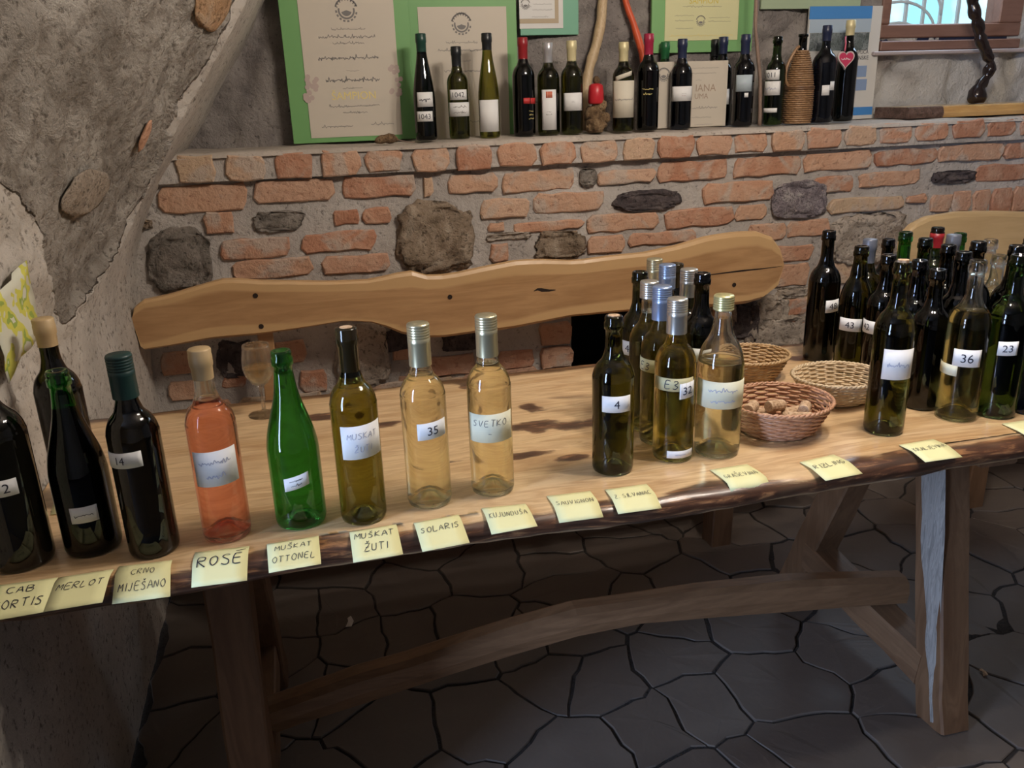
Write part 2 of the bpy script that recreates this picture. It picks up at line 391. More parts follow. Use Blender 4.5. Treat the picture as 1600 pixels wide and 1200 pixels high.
def cyl_hit(px, B, R):
    """where the line of sight through px meets the bottle wall: angle, height"""
    r = ray(px); o = CAM-B
    a = r.x**2+r.y**2; b = 2*(o.x*r.x+o.y*r.y); c_ = o.x**2+o.y**2-R*R; D = b*b-4*a*c_
    t = (-b-math.sqrt(D))/(2*a) if D > 0 else -b/(2*a)
    q = o+r*t; return math.atan2(q.y, q.x), q.z, D > 0
def patch(name, root, R, a0, a1, z0, z1, mat, dz=0., parent=None, cut=0):
    """label wrapped on the glass: a0..a1 angle (left to right as seen), z0..z1, dz = rise to the right"""
    n = 10; V = []; F = []
    for i in range(n+1):
        f = i/n; a = a0+(a1-a0)*f
        for j, z in ((0, z0), (1, z1)):
            zz = z+dz*(f-.5)
            V.append((R*math.cos(a), R*math.sin(a), zz))
        for j, z in ((0, z0), (1, z1)):
            zz = z+dz*(f-.5); V.append(((R-.0006)*math.cos(a), (R-.0006)*math.sin(a), zz))
    for i in range(n):
        a = 4*i; F += [(a, a+4, a+5, a+1), (a+2, a+3, a+7, a+6), (a, a+2, a+6, a+4), (a+1, a+5, a+7, a+3)]
    F += [(0, 1, 3, 2), (4*n, 4*n+2, 4*n+3, 4*n+1)]
    o = mesh(name, V, F, mat, parent or root, True); return o
def text_on(root_label, R, a0, a1, z0, z1, dz, text, mode, ink, size=None, dx=0, dyy=0, seed=0, wd=.09):
    V = []; F = []
    w_ = abs(a1-a0)*R; h_ = z1-z0; am = (a0+a1)/2; sg = 1 if a1 > a0 else -1; zm = (z0+z1)/2
    def mp(x, y):
        a = am+sg*x/R; return ((R+.0003)*math.cos(a), (R+.0003)*math.sin(a), zm+y+dz*(x/max(w_, 1e-6)))
    if mode == 'type':
        tv, tf, tw = typed(text); s = size or h_*.5
        if tw*s > w_*.9: s = w_*.9/tw
        b = len(V)
        for x, y in tv: V.append(mp(x*s+dx, (y-.5)*s+dyy))
        F += [tuple(b+i for i in f) for f in tf]
    else:
        lines = text.split('\n'); s = size or h_*.7/len(lines)/1.3
        for li, ln in enumerate(lines):
            st, tw = strokes(ln, seed+li) if mode == 'hand' else scrawl(seed+li, max(3, len(ln)))
            k = min(s, w_*.72/max(tw, .1)) if mode != 'hand' else min([s]+[w_*.72/max(.1, strokes(q_, 0)[1]) for q_ in lines]); y0 = ((len(lines)-1)/2-li)*s*1.45-.5*k
            st = [[(x*k-tw*k/2+dx, y*k+y0+dyy) for x, y in q] for q in st]
            ribbon(st, wd*k, V, F, mp)
    return mesh('writing', V, F, ink, root_label)
BOT = []
def bottle(label, top=None, base=None, H=None, R=.0366, kind='bordeaux', g='black', wine=None, level=.72, cap=None, caplen=.055,
           cork=None, labels=(), group='wine bottles on the table', Z=T, plane=None, open_=True):
    if plane is not None:
        B = on(base, 1, plane); B = Vector((B.x, plane, Z))
    elif base is not None:
        B = on(base, 2, Z); h = Vector((B.x, B.y, 0)).normalized(); B = B+h*R*.93
    else:
        q = on(top, 2, Z+H); B = Vector((q.x, q.y, Z))
    if H is None:
        r = ray(top); # height of the vertical axis at the measured top
        A = np.array([[r.x, 0], [r.y, 0], [r.z, -1]]); sol = np.linalg.lstsq(A, np.array(B-CAM), rcond=None)[0]; H = float(sol[1])
    BOT.append((label, B.copy(), R, H))
    root = empty('wine_bottle', B, label, 'bottle', group)
    punt, body, lip, n = prof_outer(kind, H, R)
    cap_top = H
    outer = punt+body+lip
    V, F = [], []
    if wine:
        zl = level*H
        inner = []
        for r_, z in body:
            if z > zl: inner.append((max(r_-.0028, .008), z))
        rl = None
        for (r1, z1), (r2, z2) in zip(body, body[1:]):
            if z1 <= zl <= z2: f = (zl-z1)/max(z2-z1, 1e-6); rl = (r1+(r2-r1)*f)-.0028
        rl = rl or .009
        rl = max(rl, .008)
        prof = outer+[(n*.72, H), (n*.70, H-.01)]+inner[::-1]+[(rl, zl+.0006), (0, zl+.0006)]
        lathe(prof, 32, V, F)
        mesh('glass', V, F, G[g], root, True)
        lq = [(0, .034), (R*.25, .030), (R*.58, .016), (R*.80, .008), (R-.004, .013)]
        for r_, z in body:
            if .02 < z < zl: lq.append((max(r_-.0032, .0075), z))
        lq += [(rl-.0004, zl), (0, zl)]
        V2, F2 = lathe(lq, 32); mesh('wine', V2, F2, L[wine], root, True)
    else:
        d = .03
        lathe(outer+[(n*.74, H), (n*.70, H-d), (0, H-d)], 32, V, F)
        mesh('glass', V, F, G[g], root, True)
    if cap:
        m = M_CAPS[cap]
        if caplen < .03 or cap in ('silver', 'gold', 'yellowgold', 'blue', 'dkgreen'):
            rc = n*1.26; P = [(rc, H-caplen)]
            if caplen > .04: P += [(rc*.985, H-.030), (rc*1.0, H-.029)]
            z = H-.022 if caplen > .03 else H-caplen+.003
            while z < H-.004:
                P += [(rc, z), (rc*.93, z+.0009), (rc, z+.0018)]; z += .0042
            P += [(rc, H-.001), (rc*.93, H+.0015), (0, H+.0015)]
        else:
            P = [(n*1.08, H-caplen), (n*1.10, H-.030), (n*1.19, H-.025), (n*1.19, H-.014), (0, H-.014)] if cap == 'red' and Z == T else [(n*1.06, H-caplen), (n*1.09, H-.027), (n*1.19, H-.024), (n*1.19, H-.010), (n*1.15, H-.009), (n*1.17, H-.001), (n*1.05, H+.001), (0, H+.001)]
        V3, F3 = lathe(P, 24); o = mesh('screw_cap' if caplen < .03 or cap in ('silver', 'gold', 'yellowgold', 'blue', 'dkgreen') else 'capsule', V3, F3, m, root)
        for p in o.data.polygons: p.use_smooth = True
    if cork:
        V4, F4 = lathe([(n*.69, H-.025), (n*.69, H+cork), (0, H+cork)], 16); mesh('cork', V4, F4, M_CORK, root)
    for sp in labels:
        (x0, y0), (x1, y1) = sp['px']        # two corners of the label in the photograph: upper left, lower right
        Rr = R+.0009
        sl = sp.get('tilt', 0)
        aL, zt, _ = cyl_hit((x0, (y0+y1)/2), B, R); aR, zb, _ = cyl_hit((x1, (y0+y1)/2), B, R)
        if aR < aL-PI: aR += 2*PI
        xm = (x0+x1)/2
        _, zt, _ = cyl_hit((xm, y0), B, R); _, zb, _ = cyl_hit((xm, y1), B, R)
        if 'ext' in sp: aR += sp['ext']
        if 'extl' in sp: aL -= sp['extl']
        dz = sp.get('tilt', 0)
        lo = patch(sp.get('name', 'label'), root, Rr, aL, aR, zb, zt, sp.get('mat', M_PAPER), dz)
        for k, tx in enumerate(sp.get('text', [])):
            text_on(lo, Rr, aL, aR, zb, zt, dz, tx[0], tx[1], tx[2] if len(tx) > 2 else M_INK,
                    size=tx[3] if len(tx) > 3 else None, dx=tx[4] if len(tx) > 4 else 0, dyy=tx[5] if len(tx) > 5 else 0, seed=hash_(label)+k, wd=tx[6] if len(tx) > 6 else .1)
    return root
def hash_(s): return sum(ord(c)*(i+1) for i, c in enumerate(s)) % 9973

# ================================================================== SETTING
YW = 2.68; LEDGE = 1.265; YU = 3.0
def interp(x, pts):
    if x <= pts[0][0]: return pts[0][1]
    for (a, b), (c, d) in zip(pts, pts[1:]):
        if x <= c: return b+(d-b)*(x-a)/(c-a)
    return pts[-1][1]
def sheet(name, us, vs, f, mat, hole=None, flip=False, mats=None, pick=None):
    V = [f(u, v) for u in us for v in vs]; n = len(vs); F = []; mi = []
    for i in range(len(us)-1):
        for j in range(n-1):
            uc = (us[i]+us[i+1])/2; vc = (vs[j]+vs[j+1])/2
            if hole and hole(uc, vc): continue
            q = (i*n+j, (i+1)*n+j, (i+1)*n+j+1, i*n+j+1); F.append(q[::-1] if flip else q)
            if pick: mi.append(pick(uc, vc))
    o = mesh(name, V, F, mat, None, True)
    if mats:
        for m in mats: o.data.materials.append(m)
        for p, k in zip(o.data.polygons, mi): p.material_index = k
    return struct(o)
def lin(a, b, n): return [a+(b-a)*i/n for i in range(n+1)]
# floor under the flagstones
floor = struct(box('floor', (-3.2, -2.6, -.05), (4.3, 3.1, -.004), M_JOINT, None, 0))
# the room outside the frame
struct(box('ceiling', (-3.2, -2.6, 2.72), (4.3, 3.1, 2.8), M_ROOM, None, 0))
struct(box('wall_front', (-3.2, -2.72, 0), (4.3, -2.6, 2.75), M_ROOM, None, 0))
struct(box('wall_right', (4.3, -2.7, 0), (4.42, 3.1, 2.75), M_ROOM, None, 0))
struct(box('wall_far_left', (-3.32, -2.7, 0), (-3.2, 1.2, 2.75), M_ROOM, None, 0))
struct(box('wall_left_return', (-3.2, 1.0, 0), (-.56, 1.2, 2.75), M_ROOM, None, .01))
# lower brick wall: mortar bed with relief
h0 = on((893, 494), 1, YW); h1 = on((1012, 582), 1, YW)
HX0, HX1, HZ0, HZ1 = h0.x, h1.x, .42, h0.z+.005
us = sorted(set(lin(-.62, 4.32, 210)+[HX0, HX1])); vs = sorted(set(lin(0, 1.25, 62)+[HZ0, HZ1]))
def fw(x, z):
    return (x, YW+fbm((x, 0, z), 14, 3, 1)*.007+fbm((x, 0, z), 50, 2, 2)*.003+.003, z)
wall_back = sheet('wall_back', us, vs, fw, M_MORTAR, hole=lambda u, v: HX0 < u < HX1 and HZ0 < v < HZ1)
M_RECESS = plain('black_recess', (.012, .011, .011), .9)  # inner faces of the opening are coloured near-black all over
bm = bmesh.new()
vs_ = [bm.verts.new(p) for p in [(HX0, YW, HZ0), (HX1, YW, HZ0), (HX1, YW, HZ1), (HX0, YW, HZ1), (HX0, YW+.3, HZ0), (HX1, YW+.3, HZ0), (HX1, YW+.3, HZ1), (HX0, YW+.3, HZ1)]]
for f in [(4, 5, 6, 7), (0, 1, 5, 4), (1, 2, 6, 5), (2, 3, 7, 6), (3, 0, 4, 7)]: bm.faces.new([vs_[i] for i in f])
o = bmobj('recess', bm, M_RECESS, wall_back)
def brick(x0, x1, z0, z1, y, depth=.03, name='brick', mat=None, seed=0, rough=.004, parent=None, rnd=.006):
    rg = random.Random(seed); mat = mat or M_BRICK
    w_, h_ = x1-x0, z1-z0; rnd = .004; rough = .0052; cx, cz = (x0+x1)/2, (z0+z1)/2
    nx = max(3, min(6, int(w_/.04))); out = []
    for i in range(nx): out.append((-w_/2+w_*(i+.15)/(nx-.7)*.97 if nx > 1 else 0, -h_/2))
    out.append((w_/2, -h_*.18)); out.append((w_/2, h_*.22))
    for i in range(nx): out.append((w_/2-w_*(i+.15)/(nx-.7)*.97, h_/2))
    out.append((-w_/2, h_*.22)); out.append((-w_/2, -h_*.18))
    out = [(max(-w_/2, min(w_/2, a))+rg.uniform(-rough, rough), b+rg.uniform(-rough, rough)*.8) for a, b in out]
    tx, tz = rg.uniform(-.03, .03), rg.uniform(-.05, .05)
    V = []; n = len(out)
    for a, b in out: V.append((a, depth, b))
    for a, b in out: V.append((a, .004+a*tx+b*tz, b))
    for a, b in out: V.append((a*(1-rnd*2/w_), a*tx+b*tz+rg.uniform(-.0012, .0012), b*(1-rnd*2/h_)))
    V.append((0, -.001, 0))
    F = []
    for k in range(n):
        k2 = (k+1) % n
        F += [(k, k2, n+k2, n+k), (n+k, n+k2, 2*n+k2, 2*n+k), (2*n+k, 2*n+k2, 3*n)]
    return mesh(name, V, F, mat, parent or wall_back, False, (cx, y, cz))
def B(*q, y=YW-.008, d=.03, **k):
    global _bs
    a = on((q[0], q[1]), 1, y); b = on((q[2], q[3]), 1, y)
    _bs += 1
    return brick(a.x, b.x, b.z, a.z, y+random.uniform(-.003, .003), d, seed=_bs, **k)
_bs = 0
PROUD = YW-.030
rowlock = [(272, 244, 339, 284), (348, 245, 416, 281), (427, 240, 492, 277), (499, 237, 564, 272), (571, 235, 629, 268), (644, 233, 704, 267), (712, 228, 772, 263),
           (779, 225, 838, 259), (845, 222, 899, 256), (908, 220, 965, 252), (974, 217, 1023, 249), (1031, 214, 1085, 245), (1092, 211, 1144, 241), (1151, 208, 1199, 237),
           (1207, 204, 1256, 233), (1264, 201, 1315, 230), (1324, 198, 1370, 226), (1379, 195, 1425, 222), (1435, 193, 1482, 219), (1492, 189, 1537, 215), (1547, 187, 1587, 212), (1597, 184, 1640, 208)]
for q in rowlock:
    B(*q, y=PROUD, d=.06)
x = on((1640, 200), 1, PROUD).x+.02
while x < 4.2: brick(x, x+.12, 1.185, 1.255, PROUD, .06, seed=int(x*100)); x += .14
rows = [(243, 293, 389, 327), (394, 286, 524, 313), (533, 279, 651, 305), (659, 279, 677, 307), (697, 275, 777, 299), (785, 270, 900, 295), (934, 268, 1024, 284),
        (1030, 255, 1137, 279), (1148, 248, 1252, 271), (1260, 240, 1361, 263), (1371, 236, 1464, 255), (1469, 228, 1567, 248), (1573, 223, 1680, 243),
        (316, 334, 369, 365), (518, 330, 562, 350), (566, 327, 612, 347), (751, 313, 829, 338), (835, 304, 944, 328), (1101, 288, 1209, 312), (1272, 277, 1334, 298),
        (1345, 271, 1438, 288), (1530, 259, 1640, 277),
        (343, 377, 457, 399), (470, 367, 589, 389), (762, 351, 791, 361), (803, 349, 913, 357), (920, 338, 1029, 357), (1040, 330, 1147, 350), (1152, 322, 1197, 343),
        (1297, 313, 1412, 326), (1420, 306, 1448, 317),
        (362, 410, 490, 430), (503, 403, 610, 423), (767, 384, 796, 409), (918, 371, 975, 393), (984, 366, 1087, 378), (1170, 353, 1228, 374), (1232, 347, 1296, 367),
        (1190, 388, 1271, 406), (1170, 419, 1264, 445), (1300, 412, 1352, 440), (1228, 470, 1262, 492), (1120, 455, 1180, 470),
        (247, 552, 330, 580), (262, 598, 330, 622), (345, 590, 385, 606), (425, 537, 480, 566), (468, 582, 512, 610), (670, 560, 745, 583), (612, 545, 660, 560), (778, 551, 836, 573),
        (700, 592, 760, 612), (620, 590, 680, 612), (1457, 305, 1486, 330), (1492, 301, 1516, 330), (1524, 298, 1546, 330), (1554, 295, 1578, 330), (1587, 292, 1612, 330)]
for q in rows:
    B(*q)
for q in [(844, 508, 894, 536), (847, 546, 895, 573), (848, 582, 895, 606)]: B(*q, y=YW-.02, d=.05)
z = .08
while z < .66:                            # courses behind and below the table
    x = -.45+random.uniform(0, .1)
    while x < 4.2:
        w_ = random.choice([.24, .27, .13])
        if not (z > .5 and x < 1.6) and not (HX0-.02-w_ < x < HX1+.02 and z > .36): brick(x, x+w_, z, z+.065, YW-.007, .03, seed=int(x*999+z*99))
        x += w_+.022
    z += .088
def stone(px, mat, seed, y=YW+.0, depth=.05, name='stone', flat=.028, rough=.42, parent=None):
    """field stone bedded in the mortar; px = outline box in the photograph"""
    a = on(px[:2], 1, y); b = on(px[2:], 1, y); w_, h_ = abs(b.x-a.x), abs(a.z-b.z)
    bm = bmesh.new(); bmesh.ops.create_icosphere(bm, subdivisions=4, radius=1)
    for v in bm.verts:
        d = v.co.copy(); k = 1+rough*.45*N(d, 1.3, seed)+rough*.35*N(d, 3.2, seed+3)+rough*.22*N(d, 8, seed+5)
        sx = math.copysign(abs(d.x)**.62, d.x); sz = math.copysign(abs(d.z)**.62, d.z)
        v.co = Vector((sx*w_/2*k*1.02, max(-flat*(1+.7*N(d, 2.0, seed+9)+.6*N(d, 5, seed)+.3*N(d, 13, seed)), d.y*depth*k), sz*h_/2*k*1.02))
    return bmobj(name, bm, M_STONE[mat], parent or wall_back, True, ((a.x+b.x)/2, y+.006, (a.z+b.z)/2))
stone((620, 322, 742, 421), 'brown', 3, flat=.03)
stone((228, 362, 336, 452), 'grey', 5, flat=.022)
stone((397, 333, 478, 358), 'grey', 8, flat=.016)
stone((961, 300, 1058, 325), 'dark', 11, flat=.016)
stone((1206, 285, 1288, 339), 'speck', 14, flat=.02, rough=.25)
stone((835, 362, 912, 401), 'brown', 17, flat=.018)
stone((1459, 268, 1520, 284), 'dark', 19, flat=.014)
stone((905, 263, 932, 290), 'grey', 21, flat=.016, rough=.1)
stone((1296, 338, 1412, 408), 'cream', 23, flat=.024)
stone((200, 345, 240, 358), 'brown', 25, flat=.014)
stone((520, 508, 612, 600), 'cream', 27, flat=.022)
stone((600, 510, 660, 545), 'dark', 29, flat=.014)
stone((335, 535, 405, 585), 'dark', 31, flat=.012)
stone((1145, 470, 1182, 527), 'dark', 33, flat=.02)
stone((1100, 462, 1146, 520), 'brown', 35, flat=.02)
stone((1184, 466, 1226, 515), 'cream', 37, flat=.022)
stone((1170, 497, 1262, 542), 'cream', 39, flat=.024)
stone((690, 520, 752, 545), 'dark', 41, flat=.014)
stone((1215, 450, 1262, 462), 'cream', 43, flat=.014)
stone((760, 365, 830, 372), 'cream', 45, flat=.010)
# shaded mortar band under the projecting course, and the ledge on top
def fl(x, y):
    e = .004*N((x, y, 0), 9, 4)+.006*N((x, y, 0), 3, 5)
    k = max(0, (PROUD+.02-y)/.02)
    return (x, y+(.006*N((x, 0, 0), 12, 6) if y < PROUD+.01 else 0), LEDGE+e*(1-k)-.014*k*k)
ledge = sheet('ledge_top', lin(-.62, 4.32, 220), [PROUD-.001, PROUD+.006, PROUD+.014, PROUD+.03]+lin(PROUD+.06, YU+.03, 12), fl, M_LEDGE)
ledge.name = 'trim_1'
def fb(x, z):
    k = (z-1.16)/.10
    return (x, PROUD+.009+.004*fbm((x, 0, z), 16, 3, 3)+(.010 if z < 1.172 else 0), z)
o = sheet('trim_2', lin(-.5, 4.32, 200), lin(1.183, 1.258, 6), fb, M_MORTAR)
V = []; F = []
for i, xx in enumerate(lin(-.5, 4.32, 200)):
    j = .003*N((xx, 0, 0), 14, 8); V += [(xx, PROUD+.010+j, 1.184+j), (xx, YW+.01, 1.180+j)]
for i in range(200): F.append((2*i, 2*i+1, 2*i+3, 2*i+2))
struct(mesh('trim_3', V, F, M_MORTAR))
# upper rubble wall with the window opening
wg0 = on((1390, 38), 1, YU); wg1 = on((1562, 36), 1, YU)
WX0, WX1, WZ0, WZ1 = wg0.x-.03, wg1.x+.04, wg0.z-.04, 2.15
def fu(x, z):
    r = abs(fbm((x, .3, z), 3.2, 3, 12)); s = min(r*4, 1)
    return (x, YU-.03*s+.012*fbm((x, 0, z), 14, 3, 13)+.005*N((x, 0, z), 60, 14), z)
wall_upper = sheet('wall_upper', sorted(set(lin(-.7, 4.32, 260)+[WX0, WX1])), sorted(set(lin(1.2, 2.75, 80)+[WZ0, WZ1])), fu, M_UPPER,
                   hole=lambda u, v: WX0 < u < WX1 and WZ0 < v < WZ1)
at = wall_upper.data.attributes.new('white', 'FLOAT', 'POINT')
at.data.foreach_set('value', [max(0, min(1, (v.co.x-2.12+.25*fbm(v.co, 4, 3, 15))/.12)) for v in wall_upper.data.vertices])
# left wall springing into a vault
XS = [(0, -.505), (.45, -.50), (.76, -.488), (.9, -.495), (.98, -.485), (1.09, -.44), (1.16, -.40), (1.23, -.36), (1.33, -.27), (1.42, -.22), (1.49, -.17), (1.57, -.11), (1.67, -.05), (2.0, .13), (2.75, .42)]
XSs = [(z, sum(interp(z+d, XS) for d in (-.06, -.03, 0, .03, .06))/5) for z in lin(0, 2.75, 110)]
def vx(y, z):
    k = max(0, min(1, (y-1.15)/1.35)); k = k*k*(3-2*k)
    return -.5+(interp(z, XSs)+.5)*k
def hit_vault(px):
    r = ray(px); t = .8/r.length
    for _ in range(4000):
        p = CAM+r*t
        if p.x <= vx(p.y, p.z) and p.y > .9: return p
        t += .002/r.length
    return p
CR = sorted([(q.z, q.y) for q in (hit_vault(p) for p in [(370, 0), (306, 120), (260, 205), (214, 300), (180, 380), (148, 435), (122, 480), (103, 505)])])
CL = sorted([(q.z, q.y) for q in (hit_vault(p) for p in [(2, 205), (40, 300), (78, 400), (102, 500)])])
ZJ = CR[0][0]
def vault(y, z):
    x = vx(y, z); rough = .004*fbm((0, y, z), 9, 3, 20)
    if z > ZJ-.05:
        yc = min(interp(z, CR), 2.66); k = min(1, (z-ZJ+.05)/.12)
        x += .022*k*math.exp(-((y-yc)/.045)**2)
        if y < yc and y > interp(z, CL)-.05: x -= .012*k
        if y < yc: rough = .016*fbm((0, y, z), 6, 3, 21)+.009*fbm((0, y, z), 22, 3, 22)
    return (x+rough+.002*N((0, y, z), 60, 23), y, z)
def vmask(y, z):
    if z < ZJ: return 0
    j = .05*fbm((0, y, z), 9, 3, 25); d = min(y-interp(z, CL)-j, min(interp(z, CR), 2.62)-.012+j*.5-y)
    return max(0, min(1, .5+d/.05))
def m_vault():
    t = NT('vault_plaster'); v = t.coords(); big = t.noise(v, 4.5, 5, .6); fine = t.noise(v, 60, 6, .7); mid = t.noise(v, 18, 4, .6, .6)
    a = t.ramp(big, [(.3, (.40, .36, .31)), (.55, (.52, .475, .42)), (.75, (.62, .58, .52))])
    b = t.ramp(big, [(.32, (.24, .21, .175)), (.5, (.40, .36, .31)), (.68, (.54, .50, .44))])
    b = t.mix(t.math('MULTIPLY', t.ramp(mid, [(.4, (1, 1, 1)), (.5, (0, 0, 0))]), .55), b, (.20, .165, .13))
    m = t.math('ADD', t.attr('rough'), t.math('MULTIPLY', t.math('SUBTRACT', mid, .5), .9))
    m = t.ramp(m, [(.42, (0, 0, 0)), (.58, (1, 1, 1))])
    c = t.mix(m, a, b)
    c = t.mix(t.ramp(fine, [(.36, (.8, .8, .8)), (.45, (0, 0, 0))]), c, (.12, .10, .08))
    h = t.math('ADD', t.math('MULTIPLY', mid, t.math('ADD', t.math('MULTIPLY', m, 1.6), .35)), t.math('MULTIPLY', fine, t.math('ADD', t.math('MULTIPLY', m, 1.2), .4)))
    return t.bsdf(c, .93, h, .9, .014)
wall_left = sheet('wall_left', lin(.98, 3.06, 190), lin(0, 2.75, 240), vault, m_vault())
at = wall_left.data.attributes.new('rough', 'FLOAT', 'POINT'); at.data.foreach_set('value', [vmask(v.co.y, v.co.z) for v in wall_left.data.vertices])
def vstone(px, sx, sz, mat, seed):
    q = hit_vault(px); bm = bmesh.new(); bmesh.ops.create_icosphere(bm, subdivisions=3, radius=1)
    for v in bm.verts:
        d = v.co.copy(); k = 1+.25*N(d, 1.5, seed); v.co = Vector((d.x*.0065, d.y*sx*k, d.z*sz*k))
    o = bmobj('stone', bm, mat, wall_left, True, q); e = .02
    nrm = Vector((1, -(vx(q.y+e, q.z)-vx(q.y-e, q.z))/(2*e), -(vx(q.y, q.z+e)-vx(q.y, q.z-e))/(2*e))).normalized()
    o.rotation_mode = 'QUATERNION'; o.rotation_quaternion = Vector((1, 0, 0)).rotation_difference(nrm); o.location = q-nrm*.002; return o
vstone((138, 303), .12, .05, m_stone('clay_stone', (.24, .19, .14), (.33, .27, .21), (.42, .36, .29)), 3); vstone((334, 10), .10, .06, m_stone('ochre_stone', (.40, .22, .10), (.50, .31, .17), (.55, .42, .30)), 5)
vstone((228, 213), .018, .040, M_BRICK, 9)

# flagstones, one by one
def voronoi_cells(seeds, x0, x1, y0, y1):
    cells = []
    for i, (sx, sy) in enumerate(seeds):
        poly = [(x0, y0), (x1, y0), (x1, y1), (x0, y1)]
        for j, (tx, ty) in enumerate(seeds):
            if i == j or abs(tx-sx)+abs(ty-sy) > 1.3: continue
            mx, my = (sx+tx)/2, (sy+ty)/2; nx, ny = tx-sx, ty-sy; out = []
            for k in range(len(poly)):
                a, b = poly[k], poly[(k+1) % len(poly)]
                da = (a[0]-mx)*nx+(a[1]-my)*ny; db = (b[0]-mx)*nx+(b[1]-my)*ny
                if da <= 0: out.append(a)
                if (da < 0 < db) or (db < 0 < da):
                    t = da/(da-db); out.append((a[0]+(b[0]-a[0])*t, a[1]+(b[1]-a[1])*t))
            poly = out
            if not poly: break
        cells.append(poly)
    return cells
rg = random.Random(11); seeds = []
FX0, FX1, FY0, FY1 = -.5, 3.2, .4, 2.68
nx, ny = 18, 12
for i in range(nx):
    for j in range(ny):
        if rg.random() < .12: continue
        seeds.append((FX0+(i+.5+rg.uniform(-.42, .42))*(FX1-FX0)/nx, FY0+(j+.5+rg.uniform(-.42, .42))*(FY1-FY0)/ny))
for poly in voronoi_cells(seeds, FX0, FX1, FY0, FY1):
    if len(poly) < 3: continue
    cx = sum(p[0] for p in poly)/len(poly); cy = sum(p[1] for p in poly)/len(poly)
    pts = []
    for k in range(len(poly)):
        a, b = poly[k], poly[(k+1) % len(poly)]; L_ = math.hypot(b[0]-a[0], b[1]-a[1]); n = max(1, int(L_/.035))
        for m in range(n):
            x, y = a[0]+(b[0]-a[0])*m/n, a[1]+(b[1]-a[1])*m/n
            x += .034*N((x, y, 0), 7, 31)+.012*N((x, y, 0), 25, 34); y += .034*N((x, y, 0), 7, 32)+.012*N((x, y, 0), 25, 35)
            pts.append((x, y))
    gap = rg.uniform(.003, .006); tilt = (rg.uniform(-.012, .012), rg.uniform(-.012, .012)); hz = rg.uniform(-.003, .003)
    def ring(off, z):
        out = []
        for x, y in pts:
            dx, dy = x-cx, y-cy; d = math.hypot(dx, dy); k = max(.2, 1-off/d)
            X, Y = dx*k, dy*k; out.append((X, Y, z+(X*tilt[0]+Y*tilt[1]+.0015*N((x*k, y*k, 0), 6, 33) if z > -.01 else 0)))
        return out
    V = ring(gap, -.02)+ring(gap, hz-.002)+ring(gap+.0025, hz)+ring(.05, hz+.0005)+[(0, 0, hz+.001)]
    n = len(pts); F = []
    for r_ in range(3):
        for k in range(n):
            k2 = (k+1) % n; F.append((r_*n+k, r_*n+k2, (r_+1)*n+k2, (r_+1)*n+k))
    for k in range(n): F.append((3*n+k, 3*n+(k+1) % n, 4*n))
    mesh('flagstone', V, F, M_FLAG, floor, False, (cx, cy, 0))

# window
win = struct(empty('window_1', (0, 0, 0)))
fo0 = on((1373, 80), 1, YU-.04); fo1 = on((1590, 76), 1, YU-.04)
gl0 = on((1391, 38), 1, YU-.04); gl1 = on((1561, 36), 1, YU-.04)
FZ = fo0.z
box('window_sill_rail', (fo0.x, YU-.05, FZ), (fo1.x, YU+.06, FZ+.035), M_FRAMEWD, win, .004)
box('frame_rail', (fo0.x, YU-.04, FZ+.045), (fo1.x, YU+.04, gl0.z), M_FRAMEWD, win, .004)
box('frame_stile', (fo0.x, YU-.04, gl0.z), (gl0.x, YU+.04, 2.2), M_FRAMEWD, win, .004)
box('frame_stile', (gl1.x, YU-.04, gl0.z), (fo1.x, YU+.04, 2.2), M_FRAMEWD, win, .004)
box('frame_groove', (fo0.x+.01, YU-.03, FZ+.034), (fo1.x-.05, YU+.03, FZ+.046), M_CAPS['navy'], win, 0)
t = NT('window_pane'); p1 = t.n('BsdfTransparent'); p2 = t.n('BsdfGlossy'); p2.inputs['Roughness'].default_value = .02; mx = t.n('MixShader'); mx.inputs[0].default_value = .08
t.t.links.new(p1.outputs[0], mx.inputs[1]); t.t.links.new(p2.outputs[0], mx.inputs[2]); t.t.links.new(mx.outputs[0], t.out.inputs[0])
box('pane', (gl0.x, YU-.004, gl0.z), (gl1.x, YU+.004, 2.2), t.m, win, 0)
M_WHITE = plain('white_iron', (.75, .78, .80), .5)
gy = YU+.25
g = struct(empty('window_grille', (0, 0, 0)))
for k in range(9): box('bar', (gl0.x+.03+k*.085, gy, 1.3), (gl0.x+.042+k*.085, gy+.012, 2.4), M_WHITE, g, 0)
for k in range(5):
    V, F = tube([(gl0.x+.25+(.16+.02*k)*math.cos(a), gy-.01, 1.50+.08*k+(.13)*math.sin(a)) for a in lin(0, PI, 14)], .006, 6); mesh('scroll', V, F, M_WHITE, g, True)
t = NT('bright_outdoors'); v = t.coords(); c = t.ramp(t.noise(v, 2.2, 3), [(.38, (.30, .78, 1.0)), (.58, (.75, .95, 1.0))])
em = t.n('Emission'); t.set(em.inputs[0], c); em.inputs[1].default_value = 1.8; t.t.links.new(em.outputs[0], t.out.inputs[0])
struct(box('outside_sky', (1.4, YU+1.2, .8), (4.6, YU+1.22, 3.2), t.m, None, 0))
s0 = on((1372, 86), 1, YU-.10)
M_SILL = plain('painted_sill', (.42, .36, .36), .5)
struct(box('window_sill', (s0.x-.0, YU-.075, FZ-.016), (3.5, YU+.06, FZ-.002), M_SILL, None, .003))

